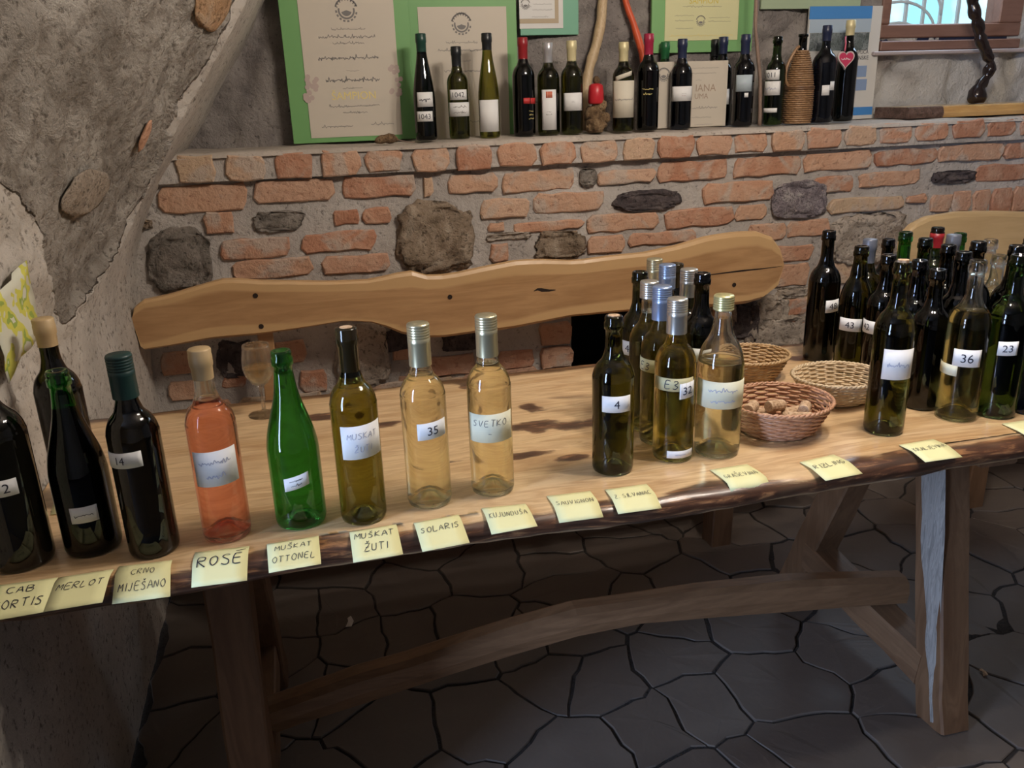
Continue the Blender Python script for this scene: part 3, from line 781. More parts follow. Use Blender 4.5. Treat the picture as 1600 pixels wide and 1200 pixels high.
# ================================================================== TABLE
tbl = empty('trestle_table', (.6, 1.5, 0), 'long live-edge trestle table of pale varnished wood with dark knots', 'table')
TO = Vector((.6, 1.5, 0))
FE = [(-.5, -.004), (-.27, -.009), (-.06, .010), (.25, .008), (.5, -.006), (.75, 0), (1.0, .008), (1.25, .014), (1.8, .0)]
def table_top():
    prof = [(.10, -.048), (.030, -.047), (.008, -.038), (-.003, -.026), (-.001, -.013), (.010, -.004), (.024, -.0005), (.04, 0)]
    xs = lin(-.492, 1.80, 320); V = []; F = []
    n = None
    for x in xs:
        e = interp(x, FE)+.004*N((x, 0, 0), 9, 41); row = []
        for dy, dz in prof:
            k = 1 if dz < -.001 else 0
            row.append((x, 1.142+e+dy+k*.003*N((x, dz*9, 0), 25, 42), T+dz+k*.002*N((x, dz*20, 3), 20, 43)))
        for yy in lin(1.191, 1.83, 70): row.append((x, yy, T))
        eb = .012*N((x, 2, 0), 3, 44)+.004*N((x, 2, 0), 15, 45)+(1.868-.02*max(0, (x-.6)))
        for dy, dz in [(0, 0), (.008, -.01), (.004, -.03), (-.02, -.048)]: row.append((x, eb+dy, T+dz))
        n = len(row); V += row
    m = len(xs)
    for i in range(m-1):
        for j in range(n):
            j2 = (j+1) % n; F.append((i*n+j, i*n+j2, (i+1)*n+j2, (i+1)*n+j))
    F.append(tuple(range(n))); F.append(tuple((m-1)*n+j for j in range(n))[::-1])
    F = [f[::-1] for f in F]
    return V, F
V, F = table_top()
me = mesh('tabletop', V, F, M_TABLE, None, True); me.parent = tbl; me.matrix_parent_inverse = Matrix.Translation(-TO)
at = me.data.attributes.new('dark', 'FLOAT', 'POINT'); dk = []
for v in me.data.vertices:
    x, y, z = v.co; e = interp(x, FE); w_ = fbm((x, y*2, z*2), 5, 3, 80)*.9+fbm((x*.4, y*3, z*3), 22, 2, 81)*.35
    f = 1.30-(y-1.142-e)/.030+w_*1.1+.35*max(0, min(1, (x-.75)/.3)) if z > T-.03 else .42+w_*1.3
    if y > 1.4: f = 0
    d = max(0, min(1, f))
    if d < 1 and z > T-.001:
        for kx, ky, rx, ry in KN:
            if abs(x-kx) < rx*2.2 and abs(y-ky) < ry*2.5:
                q = math.hypot((x-kx)/rx, (y-ky)/ry)+fbm((x*.7, y, 0), 28, 3, 82)*.8; d = max(d, min(1, 1.25-q*.75))
        d = max(d, min(.9, 1.0-(1.862-.02*max(0, x-.6)-y)/.030+fbm((x*.5, y, 0), 16, 3, 83)*.9))
        g_ = fbm((x*.35, y*2.2, 0), 7, 3, 84); d = max(d, min(.42, (g_-.42)*1.1))
    dk.append(max(0, d))
at.data.foreach_set('value', dk)
def tp(o): o.parent = tbl; o.matrix_parent_inverse = Matrix.Translation(-TO); return o
def trestle(xc, front_w):
    zf = .712
    def ya(z): return 1.252+.186*z
    def yb(z): return 1.905-.43*z
    tp(beam('leg', (xc, ya(0)+.03, 0), (xc, ya(.66)+.03, .66), .075, .085, M_LEG, None))
    tp(beam('leg', (xc, yb(0)-.02, 0), (xc, yb(.66)-.02, .66), .075, .085, M_LEG, None))
    tp(beam('top_rail', (xc, 1.25, .687), (xc, 1.78, .687), .09, .048, M_CROSS, None))
    tp(beam('cross_beam', (xc-.005, ya(.12)+.06, .115), (xc-.005, yb(.12)-.05, .150), .07, .085, M_CROSS, None))
trestle(1.305, 0); trestle(-.195, 0)
# pale waney strip on the right front leg
a = Vector((1.305-.0385, 1.262+.0, .03)); V = []; F = []
for i, z in enumerate(lin(.02, .655, 18)):
    yc = 1.252+.186*z+.03; wd = interp(z, [(.02, .004), (.1, .013), (.3, .028), (.5, .040), (.66, .042)])
    for s in (-1, 0, 1):
        V.append((1.305-.0375-(.004 if s == 0 else -.0005), yc-.012+s*wd+.004*N((0, s, z), 12, 50), z))
for i in range(18):
    for s in (0, 1): k = 3*i+s; F.append((k, k+3, k+4, k+1))
o = tp(mesh('waney_edge', V, F, M_BARK, None, True)); o['label'] = 'pale bark-stripped strip along the leg'
# long stretcher, a bowed split log
UP = [(470, 1085), (560, 1052), (640, 1030), (700, 1010), (800, 978), (900, 950), (1000, 937), (1100, 920), (1240, 905), (1330, 902), (1418, 900)]
LO = [(470, 1133), (560, 1105), (640, 1078), (700, 1058), (800, 1027), (900, 998), (1000, 977), (1100, 970), (1240, 960), (1330, 952), (1425, 944)]
st = []
for u, l in zip(UP, LO):
    a = on(u, 1, 1.5); b = on(l, 1, 1.5); st.append((a.x, (a.z+b.z)/2, max(.03, (a.z-b.z)/2)))
st = [(-.26, st[0][1]-.03, st[0][2])]+st
V = []; F = []
ks = 10
for x, z, h in st:
    for k in range(ks):
        a = 2*PI*k/ks; c_, s_ = math.cos(a), math.sin(a)
        V.append((x, 1.52+math.copysign(abs(c_)**.7, c_)*.035, z+math.copysign(abs(s_)**.6, s_)*h*.92))
for i in range(len(st)-1):
    for k in range(ks): F.append((i*ks+k, i*ks+(k+1) % ks, (i+1)*ks+(k+1) % ks, (i+1)*ks+k))
F.append(tuple(range(ks))[::-1]); F.append(tuple((len(st)-1)*ks+k for k in range(ks)))
o = tp(mesh('stretcher', V, [f[::-1] for f in F], M_RAIL, None)); 

# ================================================================== BENCHES
def board(name, top, bot, y, th, mat, parent, n=70, off=Vector((0, 0, 0))):
    tw = [on(p, 1, y) for p in top]; bw = [on(p, 1, y) for p in bot]
    x0 = (min(q.x for q in tw)); x1 = max(q.x for q in tw)
    tt = sorted((q.x, q.z) for q in tw); bb = sorted((q.x, q.z) for q in bw)
    V = []; F = []; SP = []
    sec = [(0, -.88), (0, -.62), (0, -.3), (0, 0), (0, .3), (0, .62), (0, .88), (.12, .98), (.5, 1), (.9, .97), (1, .88), (1, -.88), (.5, -1)]; k = len(sec)
    for i in range(n+1):
        f = i/n; f = .5-.5*math.cos(f*PI) if True else f
        x = x0+(x1-x0)*f
        zt = interp(x, tt); zb = interp(x, bb); h = (zt-zb)/2; zc = (zt+zb)/2
        for dy, dz in sec:
            SP.append(abs(dz)*1.0-.22+.28*N((x, dz, 0), 2.2, 90))
            V.append((x-off.x, y+dy*th-off.y, zc+dz*max(h, .002)-off.z))
    for i in range(n):
        for j in range(k): F.append((i*k+j, (i+1)*k+j, (i+1)*k+(j+1) % k, i*k+(j+1) % k))
    F.append(tuple(range(k))[::-1]); F.append(tuple(n*k+j for j in range(k)))
    o = mesh(name, V, F, mat, parent); o.data.attributes.new('sap', 'FLOAT', 'POINT').data.foreach_set('value', SP); return o
b1o = Vector((.55, 2.35, 0)); bench = empty('bench', b1o, 'brown wooden bench with wavy live-edge backrest against the brick wall', 'bench')
BT = [(206, 497), (209, 481), (222, 470), (260, 462), (310, 447), (345, 437), (370, 436), (400, 439), (460, 440), (520, 441), (580, 438), (620, 428), (645, 424), (668, 431), (700, 430), (760, 417), (810, 407), (850, 406), (900, 408), (960, 400), (1010, 395), (1060, 384), (1110, 369), (1150, 363), (1185, 362), (1207, 370), (1220, 388), (1225, 412)]
BB = [(206, 499), (209, 532), (222, 550), (270, 543), (330, 532), (400, 526), (450, 519), (500, 511), (540, 504), (580, 506), (610, 515), (640, 529), (690, 530), (740, 523), (800, 516), (850, 506), (893, 497), (1000, 487), (1060, 483), (1130, 481), (1170, 476), (1195, 468), (1215, 450), (1225, 415)]
board('backrest', BT, BB, 2.50, .04, M_BENCH, bench, off=b1o)
def bp(o, e, off): o.parent = e; o.matrix_parent_inverse = Matrix.Translation(-off); return o
for px in (404, 1120):
    q = on((px, 530), 1, 2.54); bp(beam('backrest_post', (q.x+.02, 2.56, .36), (q.x+.02, 2.56, .80), .045, .035, M_BENCH, None), bench, b1o)
box('seat', (-.40-b1o.x, 2.10-b1o.y, .40), (1.56-b1o.x, 2.50-b1o.y, .45), M_BENCH, bench, .01)
for sx, ex in ((-.22, -.02), (1.20, .0)):
    for y0, y1 in ((2.18, 2.16), (2.46, 2.50)):
        bp(beam('leg', (sx+ex, y0, 0), (sx, (y0+y1)/2, .40), .07, .07, M_LEG, None), bench, b1o)
def surf_strip(name, pts, y, wd, mat, parent, off):
    P = [on(p, 1, y) for p in pts]; V = []; F = []
    for i, p in enumerate(P):
        w_ = wd*(1-.8*abs(2*i/(len(P)-1)-1)) if len(P) > 2 else wd
        V += [(p.x-off.x, y-off.y, p.z+w_-off.z), (p.x-off.x, y-off.y, p.z-w_-off.z)]
    for i in range(len(P)-1): F.append((2*i, 2*i+1, 2*i+3, 2*i+2))
    return mesh(name, V, F, mat, parent)
M_CRACK = plain('dark_crack', (.02, .01, .006), .9)
surf_strip('crack', [(1085, 432), (1120, 428), (1160, 423), (1190, 420), (1222, 416)], 2.4994, .003, M_CRACK, bench, b1o)
surf_strip('knot_hole', [(834, 455), (840, 452), (846, 453), (858, 454), (868, 453)], 2.4994, .006, M_CRACK, bench, b1o)
for px in ((399, 462), (408, 510), (703, 464), (1147, 445)):
    q = on(px, 1, 2.4992); V, F = lathe([(0, 0), (.007, 0), (.0075, -.001)], 12); o = mesh('screw_head', [(v[0], v[2], v[1]) for v in V], F, M_CRACK, None); o.parent = bench; o.location = q-b1o
b2o = Vector((2.7, 2.35, 0)); bench2 = empty('bench', b2o, 'yellowish wooden bench with arched backrest behind the crowd of bottles', 'bench')
board('backrest', [(1413, 392), (1417, 366), (1432, 350), (1455, 338), (1500, 331), (1560, 330), (1620, 332), (1720, 335), (1830, 345), (1850, 375)],
      [(1413, 396), (1420, 440), (1450, 462), (1560, 462), (1700, 455), (1830, 440), (1850, 380)], 2.50, .04, M_BENCH2, bench2, off=b2o)
box('seat', (2.0-b2o.x, 2.10-b2o.y, .40), (3.3-b2o.x, 2.50-b2o.y, .45), M_BENCH2, bench2, .01)
for x in (2.15, 3.15):
    bp(beam('backrest_post', (x, 2.56, .36), (x, 2.56, .84), .05, .035, M_BENCH2, None), bench2, b2o)
    for y in (2.16, 2.48): bp(beam('leg', (x, y, 0), (x, y, .40), .07, .07, M_LEG, None), bench2, b2o)

# ================================================================== BOTTLES ON THE TABLE
def num(px, s, **k): return dict(px=px, text=[(s, 'type')], **k)
FR = 'front row of wine bottles on the table'
bottle('large black wine bottle with label 2 standing against the left wall', base=(44, 893), H=.33, R=.0425, g='black', labels=[dict(px=((-30, 752), (29, 778)), text=[('12', 'type', M_INK, .014, .006)], name='number_label')], group=FR)
bottle('dark sloping bottle with green open neck and a tiny handwritten label', top=(98, 577), base=(152, 870), R=.041, kind='burgundy', g='gneck', wine='dark', level=.80, group=FR,
       labels=[dict(px=((110, 792), (154, 817)), text=[('x'*4, 'scrawl')])])
bottle('black wine bottle with dark green screw cap and label 14', top=(177, 556), base=(246, 873), g='black', cap='dkgreen', caplen=.062, group=FR,
       labels=[num(((169, 709), (223, 733)), '14', name='number_label', tilt=.004)])
bottle('black wine bottle with tan flower-printed capsule against the left wall, behind the green-necked one', top=(66, 498), H=.32, g='black', cap='tan', caplen=.045, group='wine bottles at the left end of the table')
bottle('clear bottle of pink rose wine with tan cork and large white label', top=(312, 545), base=(359, 849), g='clear', wine='rose', level=.745, cap='tan', caplen=.045, group=FR,
       labels=[dict(px=((305, 705), (371, 760)), text=[('x'*6+'\n'+'x'*3, 'scrawl', M_INKB)], tilt=.004)])
bottle('bright green sloping wine bottle with small tilted handwritten label', top=(441, 547), base=(474, 829), R=.040, kind='burgundy', g='green', group=FR,
       labels=[dict(px=((444, 744), (483, 764)), text=[('x'*5+'\n'+'x'*4, 'scrawl')], tilt=.009)])
bottle('olive wine bottle with corked mouth and big square white label', top=(543, 512), base=(571, 822), g='olive', cap='dbrown', caplen=.075, cork=.0015, group=FR,
       labels=[dict(px=((534, 665), (593, 717)), text=[('MUSKAT\nŽUTI', 'hand', M_INKB)], tilt=.003)])
bottle('golden wine in a clear bottle with silver screw cap and label 35', top=(655, 506), base=(673, 797), g='clear', wine='gold', level=.735, cap='gold', caplen=.066, group=FR,
       labels=[num(((652, 660), (695, 686)), '35', name='number_label', tilt=.004)])
bottle('golden wine in a clear bottle with gold screw cap and yellowish handwritten label', top=(760, 493), base=(771, 778), g='clear', wine='gold', level=.74, cap='gold', caplen=.066, group=FR,
       labels=[dict(px=((735, 648), (798, 692)), mat=M_TAPE, text=[('SVETKO\nx-x', 'hand', M_GREYI)], tilt=.002)])
bottle('dark olive wine bottle with label 4 in front of the middle cluster', top=(959, 493), base=(957, 745), g='olived', cork=.001, cap=None, group=FR,
       labels=[num(((941, 620), (984, 645)), '4', name='number_label')])
MC = 'cluster of wine bottles in the middle of the table'
bottle('pale golden wine in a clear bottle with silver cap and label 32', top=(1056, 467), base=(1050, 724), g='clear', wine='yellow', level=.80, cap='silver', caplen=.060, group=MC,
       labels=[dict(px=((1024, 592), (1082, 612)), mat=plain('gold_band', (.55, .50, .28), .5), text=[('E3', 'hand', M_INK, .015)]), num(((1062, 598), (1083, 622)), '32', name='number_label', tilt=.003),
               dict(px=((1042, 705), (1080, 716)), text=[('x'*4, 'scrawl', M_INKB)])])
bottle('golden wine bottle with blue-silver cap right behind the one labelled 32', top=(1035, 448), H=.300, g='clear', wine='straw', level=.80, cap='blue', caplen=.060, group=MC,
       labels=[dict(px=((998, 562), (1030, 582)), mat=bpy.data.materials['gold_band'], text=[('E3', 'hand', M_INK, .015)])])
bottle('straw-coloured wine bottle with short silver cap behind the blue-capped one', top=(1015, 440), H=.295, g='clear', wine='straw', level=.80, cap='silver', caplen=.030, group=MC)
bottle('dark olive open bottle with label 44 at the left of the middle cluster', top=(1000, 424), H=.300, g='olived', group=MC, labels=[num(((973, 534), (998, 556)), '44', name='number_label')])
bottle('bottle with pale gold cap at the back left of the middle cluster', top=(1023, 405), H=.278, g='clear', wine='straw', level=.78, cap='gold', caplen=.055, group=MC)
bottle('bottle with blue-silver cap at the back of the middle cluster', top=(1043, 414), H=.285, g='olived', cap='blue', caplen=.050, group=MC)
bottle('dark bottle with brown capsule hidden between capped bottles of the middle cluster', top=(1057, 412), H=.258, g='black', R=.034, cap='dbrown', group=MC)
bottle('dark bottle with tall silver cap beside the black one in the middle cluster', top=(1077, 421), H=.292, g='olived', cap='silver', caplen=.055, group=MC)
bottle('black open wine bottle with white label behind the clear liter bottle', top=(1098, 426), H=.305, g='black', group=MC, labels=[dict(px=((1080, 545), (1108, 566)))])
bottle('clear liter bottle of white wine with short gold cap and torn masking tape label', top=(1136, 462), base=(1118, 718), R=.0415, kind='liter', g='clear', wine='pale', level=.60, cap='yellowgold', caplen=.024, group=MC,
       labels=[dict(px=((1090, 598), (1169, 640)), mat=M_TAPE, text=[('x'*6+'\n'+'x'*5, 'scrawl', M_INKB)], tilt=-.002)])
RC = 'crowd of wine bottles on the right of the table'
bottle('tall black wine bottle with label 48 at the left edge of the right crowd', top=(1295, 360), base=(1277, 566), g='black', group=RC, labels=[num(((1290, 469), (1309, 488)), '48', name='number_label', tilt=.002)])
bottle('olive wine bottle with label 43 beside the tall black one', top=(1347, 384), H=.296, g='olived', R=.037, kind='liter', group=RC, labels=[num(((1312, 498), (1346, 518)), '43', name='number_label')])
bottle('dark bottle with silver-white cap behind the one labelled 43', top=(1360, 374), H=.285, g='olived', cap='smoke', group=RC)
bottle('black wine bottle with label 42 and open neck', top=(1389, 398), H=.288, R=.0355, g='black', group=RC, labels=[num(((1347, 501), (1368, 521)), '42', name='number_label')])
bottle('olive-brown corked bottle with big blank white label, foremost of the right crowd', top=(1411, 409), base=(1378, 682), g='olived', cork=.004, group=RC, labels=[dict(px=((1379, 547), (1424, 594)), text=[('x'*5, 'scrawl', M_INKB)])])
bottle('green open-necked bottle at the back left of the right crowd', top=(1416, 362), H=.30, g='green', group=RC)
bottle('black open bottle behind the foremost corked one', top=(1389, 373), H=.27, g='blue', group=RC)
bottle('wide-necked dark green bottle in the second rank of the right crowd', top=(1447, 372), H=.302, g='dgreen', R=.04, group=RC)
bottle('dark bottle with red capsule rising from the right crowd', top=(1466, 355), H=.292, g='dgreen', cap='red', caplen=.05, group=RC)
bottle('black bottle with open mouth just right of the corked one', top=(1438, 406), H=.292, R=.036, g='blue', group=RC)
bottle('black bottle with open mouth standing in front of the dark crowd', top=(1459, 420), base=(1436, 642), R=.036, g='black', group=RC)
bottle('dark open bottle in the middle of the right crowd', top=(1483, 382), H=.302, g='black', group=RC)
bottle('brownish capped bottle at the back of the right crowd', top=(1491, 367), H=.292, g='olived', cap='smoke', group=RC)
bottle('green-lipped bottle at the very back of the right crowd', top=(1501, 364), H=.27, g='green', R=.035, group=RC)
bottle('blue-black bottle left of the clear one labelled 36', top=(1507, 393), H=.313, R=.0345, g='blue', group=RC)
bottle('black bottle standing behind the clear one labelled 36', top=(1530, 377), H=.320, R=.036, g='black', group=RC)
bottle('clear open bottle of pale wine behind the one labelled 36', top=(1549, 374), H=.275, g='clear', wine='gold', level=.62, group=RC)
bottle('clear bottle of yellow wine with label 36', top=(1524, 406), base=(1491, 660), R=.0385, g='clear', wine='straw', level=.70, group=RC,
       labels=[num(((1489, 547), (1532, 574)), '36', name='number_label'), dict(px=((1465, 568), (1496, 585)), mat=M_TAPE)])
bottle('clear short bottle of amber wine between the ones labelled 36 and 23', top=(1562, 398), H=.26, g='clear', R=.035, wine='gold', level=.66, group=RC)
bottle('dark green wine bottle with label 23', top=(1578, 397), base=(1551, 655), g='dgreen', R=.0385, group=RC, labels=[num(((1559, 534), (1590, 556)), '23', name='number_label', tilt=.003)])
bottle('black bottle behind the one labelled 23', top=(1590, 383), H=.31, R=.036, g='black', group=RC)
bottle('black bottle cut off by the right side of the photo', top=(1628, 395), base=(1608, 650), g='blue', R=.0385, group=RC)
bottle('dark green bottle at the far right back of the crowd', top=(1612, 372), H=.308, R=.036, g='dgreen', group=RC)

# ================================================================== BOTTLES ON THE LEDGE
LG = 'wine bottles on the brick ledge'; YB = 2.80; LZ_ = LEDGE+.003
def sh(label, top, base, y=YB, **k):
    k.setdefault('group', LG)
    return bottle(label, top=top, base=base, plane=y, Z=LZ_, **k)
sh('slim dark bottle with green neck and two white labels, leftmost on the ledge', (657, 53), (667, 219), y=2.79, kind='flute', R=.035, g='black', cap='tealcap', caplen=.06,
   labels=[dict(px=((652, 144), (676, 167)), text=[('x'*3, 'scrawl')]), num(((652, 174), (676, 190)), '1043')])
sh('short slender bottle of amber wine with label 1042', (711, 73), (719, 217), R=.034, g='olived', cap='black', caplen=.06,
   labels=[num(((703, 140), (729, 156)), '1042'), dict(px=((702, 160), (733, 182)), text=[('x'*6+'\n'+'x'*6, 'scrawl', M_GREYI)])])
sh('tall slim olive bottle with blank white label leaning near the green certificate', (763, 52), (766, 216), y=2.79, kind='flute', R=.034, g='olive', cap='black', caplen=.05, labels=[dict(px=((750, 156), (779, 206)), mat=M_PAPER)])
sh('black bottle with wine-red capsule and red dots over gold scribble', (818, 59), (820, 213), g='black', cap='red', caplen=.075,
   labels=[dict(px=((818, 153), (828, 162)), mat=plain('red_print', (.5, .03, .03), .5)), dict(px=((829, 153), (838, 162)), mat=bpy.data.materials['red_print'])])
sh('olive bottle with silver capsule and tall narrow white label', (857, 67), (858, 212), g='olived', cap='white', caplen=.065,
   labels=[dict(px=((847, 140), (869, 203)), text=[('x'*4+'\n'+'x'*5, 'scrawl', M_GREYI, .006, 0, -.01)]), dict(px=((853, 143), (863, 153)), mat=plain('orange_print', (.55, .12, .05), .6), name='printed_mark')])
sh('dark olive bottle with cream capsule and square white label', (893, 64), (894, 211), g='olived', cap='cream', caplen=.065, labels=[dict(px=((881, 145), (909, 173)), text=[('x'*4, 'scrawl', M_GREYI, .004)])])
sh('dark bottle with cream capsule and large cream label with a sketch', (977, 66), (973, 208), R=.036, g='olived', cap='cream', caplen=.062,
   labels=[dict(px=((958, 126), (992, 184)), mat=M_CREAM, text=[('x'*9, 'scrawl', M_GREYI, .012)]), dict(px=((962, 115), (987, 122)), mat=M_CREAM, tilt=.018)])
sh('black bottle with magenta capsule and gold handwriting on the glass', (1016, 53), (1011, 207), g='black', cap='magenta', caplen=.07)
sh('green-necked bottle standing behind the award sheet', (1036, 66), (1036, 204), y=2.93, R=.034, g='green', cap='green')
sh('blue-black bottle with small white label in front of the award sheet', (1073, 61), (1062, 205), g='blue', cap='navy', caplen=.06, labels=[dict(px=((1050, 135), (1083, 158)), text=[('x'*5, 'scrawl', M_GREYI, .004), ('x'*7, 'scrawl', M_CAPS['red'], .003, 0, -.006)])])
sh('dark bottle half hidden behind the right edge of the award sheet', (1115, 62), (1112, 203), y=2.952, R=.034, g='black', cap='black')
sh('blue-black bottle peeping out right of the award sheet', (1131, 58), (1124, 201), y=2.886, R=.035, g='blue', cap='navy', labels=[dict(px=((1128, 139), (1139, 163)))])
sh('blue-black bottle with pale blue picture label', (1166, 54), (1158, 196), g='blue', cap='navy', caplen=.065,
   labels=[dict(px=((1150, 117), (1175, 143)), mat=plain('pale_blue_label', (.42, .50, .55), .6), text=[('x'*4, 'scrawl', M_INKB, .008)]), dict(px=((1163, 145), (1169, 152)))])
sh('green bottle with three white labels, one numbered 1011', (1210, 57), (1207, 190), R=.034, g='dgreen', labels=[num(((1195, 109), (1218, 125)), '1011'), dict(px=((1192, 127), (1219, 149)), text=[('x'*4, 'scrawl', M_INKB)]), dict(px=((1193, 169), (1214, 176)))])
sh('big dark blue wine bottle with two small torn labels in front of the blue poster', (1291, 40), (1281, 188), R=.042, g='blue', cap='navy', caplen=.05, labels=[dict(px=((1284, 133), (1296, 149))), dict(px=((1297, 127), (1303, 141)))])
sh('black bottle with cream cork at the poster, hung with the gingerbread heart', (1327, 32), (1316, 184), y=2.84, R=.036, g='black', cap='cream', caplen=.05)

# gold handwriting printed on two ledge bottles is part of those bottles
def find(lbl):
    return next(o for o in bpy.data.objects if o.get('label', '') .startswith(lbl))
for lb, R_, px, tx, k in (('black bottle with magenta', .0375, ((1001, 133), (1024, 152)), 'x'*5+'\n'+'x'*4, .011), ('black bottle with wine-red', .0375, ((816, 168), (838, 190)), 'x'*2+'\n'+'x'*3+'\n'+'x'*4, .008)):
    r = find(lb); Bv = Vector(r.location); a0, z1, _ = cyl_hit((px[0][0], (px[0][1]+px[1][1])/2), Bv, R_); a1 = cyl_hit((px[1][0], px[1][1]), Bv, R_)[0]
    z0 = cyl_hit(((px[0][0]+px[1][0])/2, px[1][1]), Bv, R_)[1]; z1 = cyl_hit(((px[0][0]+px[1][0])/2, px[0][1]), Bv, R_)[1]
    text_on(r, R_+.0006, a0, a1, z0, z1, 0, tx, 'scrawl', M_GOLDI, size=k, seed=5, wd=.12)

# ================================================================== NOTES ALONG THE TABLE EDGE
def sticky(q, text, label, h=.22, vo=.62, flat=False, seed=0):
    tl, tr = on(q[0], 2, T+.0022), on(q[1], 2, T+.0022)
    def edge(p): return Vector((p.x, min(p.y-.002, 1.163+interp(p.x, FE)), T+.0045))
    def far(px, ref):
        if flat: return on(px, 2, T+.0022)
        r = ray(px); t0 = (T+.002-CAM.z)/r.z; best = None
        e = edge(ref); L2 = .077-(ref-e).length; e = e+Vector((on(px, 2, T).x-e.x, 0, 0))*.8
        for k in range(0, 120):
            p = CAM+r*(t0*(1+k*.0006)); d = (p-e).length
            if best is None or d < best[0]: best = (d, p)
            if d < L2: break
        return best[1]
    bl, br = far(q[3], tl), far(q[2], tr)
    o0 = (tl+tr+bl+br)/4
    root = empty('sticky_note', o0, label, 'note', 'yellow sticky notes along the table edge')
    def P(u, v, up=0):                     # u left-right, v top(0)-bottom(1); the sheet bends over the rounded edge
        a = tl.lerp(tr, u); b = bl.lerp(br, u); p = a.lerp(b, v)
        if not flat:
            m = edge(a); l1 = (m-a).length; l2 = (b-m).length; k = l1/(l1+l2); m.x = a.x+(b.x-a.x)*k; m.z += .0005
            p = ((1-v)**2*a+2*v*(1-v)*(m*1.0)+v*v*b)*.35+.65*(a.lerp(m, v/k) if v < k else m.lerp(b, (v-k)/(1-k)))
            p.z += .0012*(1-abs(2*v-1))
        return p-o0+Vector((0, 0, up))
    V = []; F = []; n = 8
    for j in range(n+1):
        for i in range(5): V.append(P(i/4, j/n))
    for j in range(n):
        for i in range(4): k = j*5+i; F.append((k, k+5, k+6, k+1))
    s = mesh('sheet', V, F, M_NOTE, root, True)
    md = s.modifiers.new('thick', 'SOLIDIFY'); md.thickness = .0006
    V = []; F = []
    lines = text.split('\n')
    for li, ln in enumerate(lines):
        st, tw = strokes(ln, seed*7+li); k = min([h]+[.86/strokes(q_, 0)[1] for q_ in lines])
        y0 = vo+(len(lines)-1)*.17-li*.36 if len(lines) > 1 else vo; ky = max(k*1.15, .17)
        ribbon([[(x*k+.5-tw*k/2+.01, y*ky+y0-.5*ky) for x, y in s_] for s_ in st], max(.011, .10*k), V, F, lambda u, v: P(u, 1-v, .0009))
    mesh('writing', V, F, M_INK, s)
    return root
NOTES = [([(-14, 916), (91, 902), (70, 956), (-22, 972)], 'CAB\nCORTIS', 'yellow sticky note reading CAB CORTIS at the left end of the table edge'),
 ([(93, 902), (178, 889), (160, 941), (68, 956)], 'MERLOT', 'yellow sticky note reading MERLOT'),
 ([(186, 885), (269, 875), (266, 932), (175, 944)], 'CRNO\nMIJEŠANO', 'yellow sticky note reading CRNO MIJEŠANO'),
 ([(305, 863), (390, 853), (386, 907), (299, 918)], 'ROSÉ', 'yellow sticky note reading ROSÉ below the pink wine'),
 ([(417, 850), (498, 837), (502, 881), (420, 895)], 'MUŠKAT\nOTTONEL', 'yellow sticky note reading MUŠKAT OTTONEL'),
 ([(546, 831), (619, 819), (630, 866), (552, 879)], 'MUŠKAT\nŽUTI', 'yellow sticky note reading MUŠKAT ŽUTI'),
 ([(646, 817), (716, 804), (734, 848), (660, 862)], 'SOLARIS', 'yellow sticky note reading SOLARIS'),
 ([(752, 794), (821, 787), (840, 822), (768, 835)], 'KUJUNDUŠA', 'yellow sticky note reading KUJUNDUŠA'),
 ([(854, 775), (922, 767), (943, 808), (874, 817)], 'SAUVIGNON', 'yellow sticky note reading SAUVIGNON'),
 ([(945, 765), (1010, 756), (1034, 794), (966, 803)], 'Z. SILVANAC', 'yellow sticky note reading Z. SILVANAC'),
 ([(1109, 734), (1167, 725), (1203, 758), (1142, 768)], 'GRAŠEVINA', 'yellow sticky note reading GRAŠEVINA'),
 ([(1249, 722), (1302, 710), (1348, 740), (1290, 751)], 'RIZLING', 'yellow sticky note reading RIZLING'),
 ([(1404, 695), (1458, 686), (1504, 714), (1446, 722)], 'KRALJEVINA', 'yellow sticky note reading KRALJEVINA'),
 ([(1565, 662), (1612, 655), (1655, 678), (1608, 688)], 'M', 'yellow sticky note cut off at the right side of the photo')]
for i, (q, tx, lb) in enumerate(NOTES):
    sticky(q, tx, lb, seed=i, h=.23, vo=.54 if '\n' not in tx else .48)
sticky([(88, 768), (150, 757), (150, 795), (79, 804)], 'K', 'yellow sticky note lying on the table behind the left bottles', flat=True, vo=.7, seed=33)

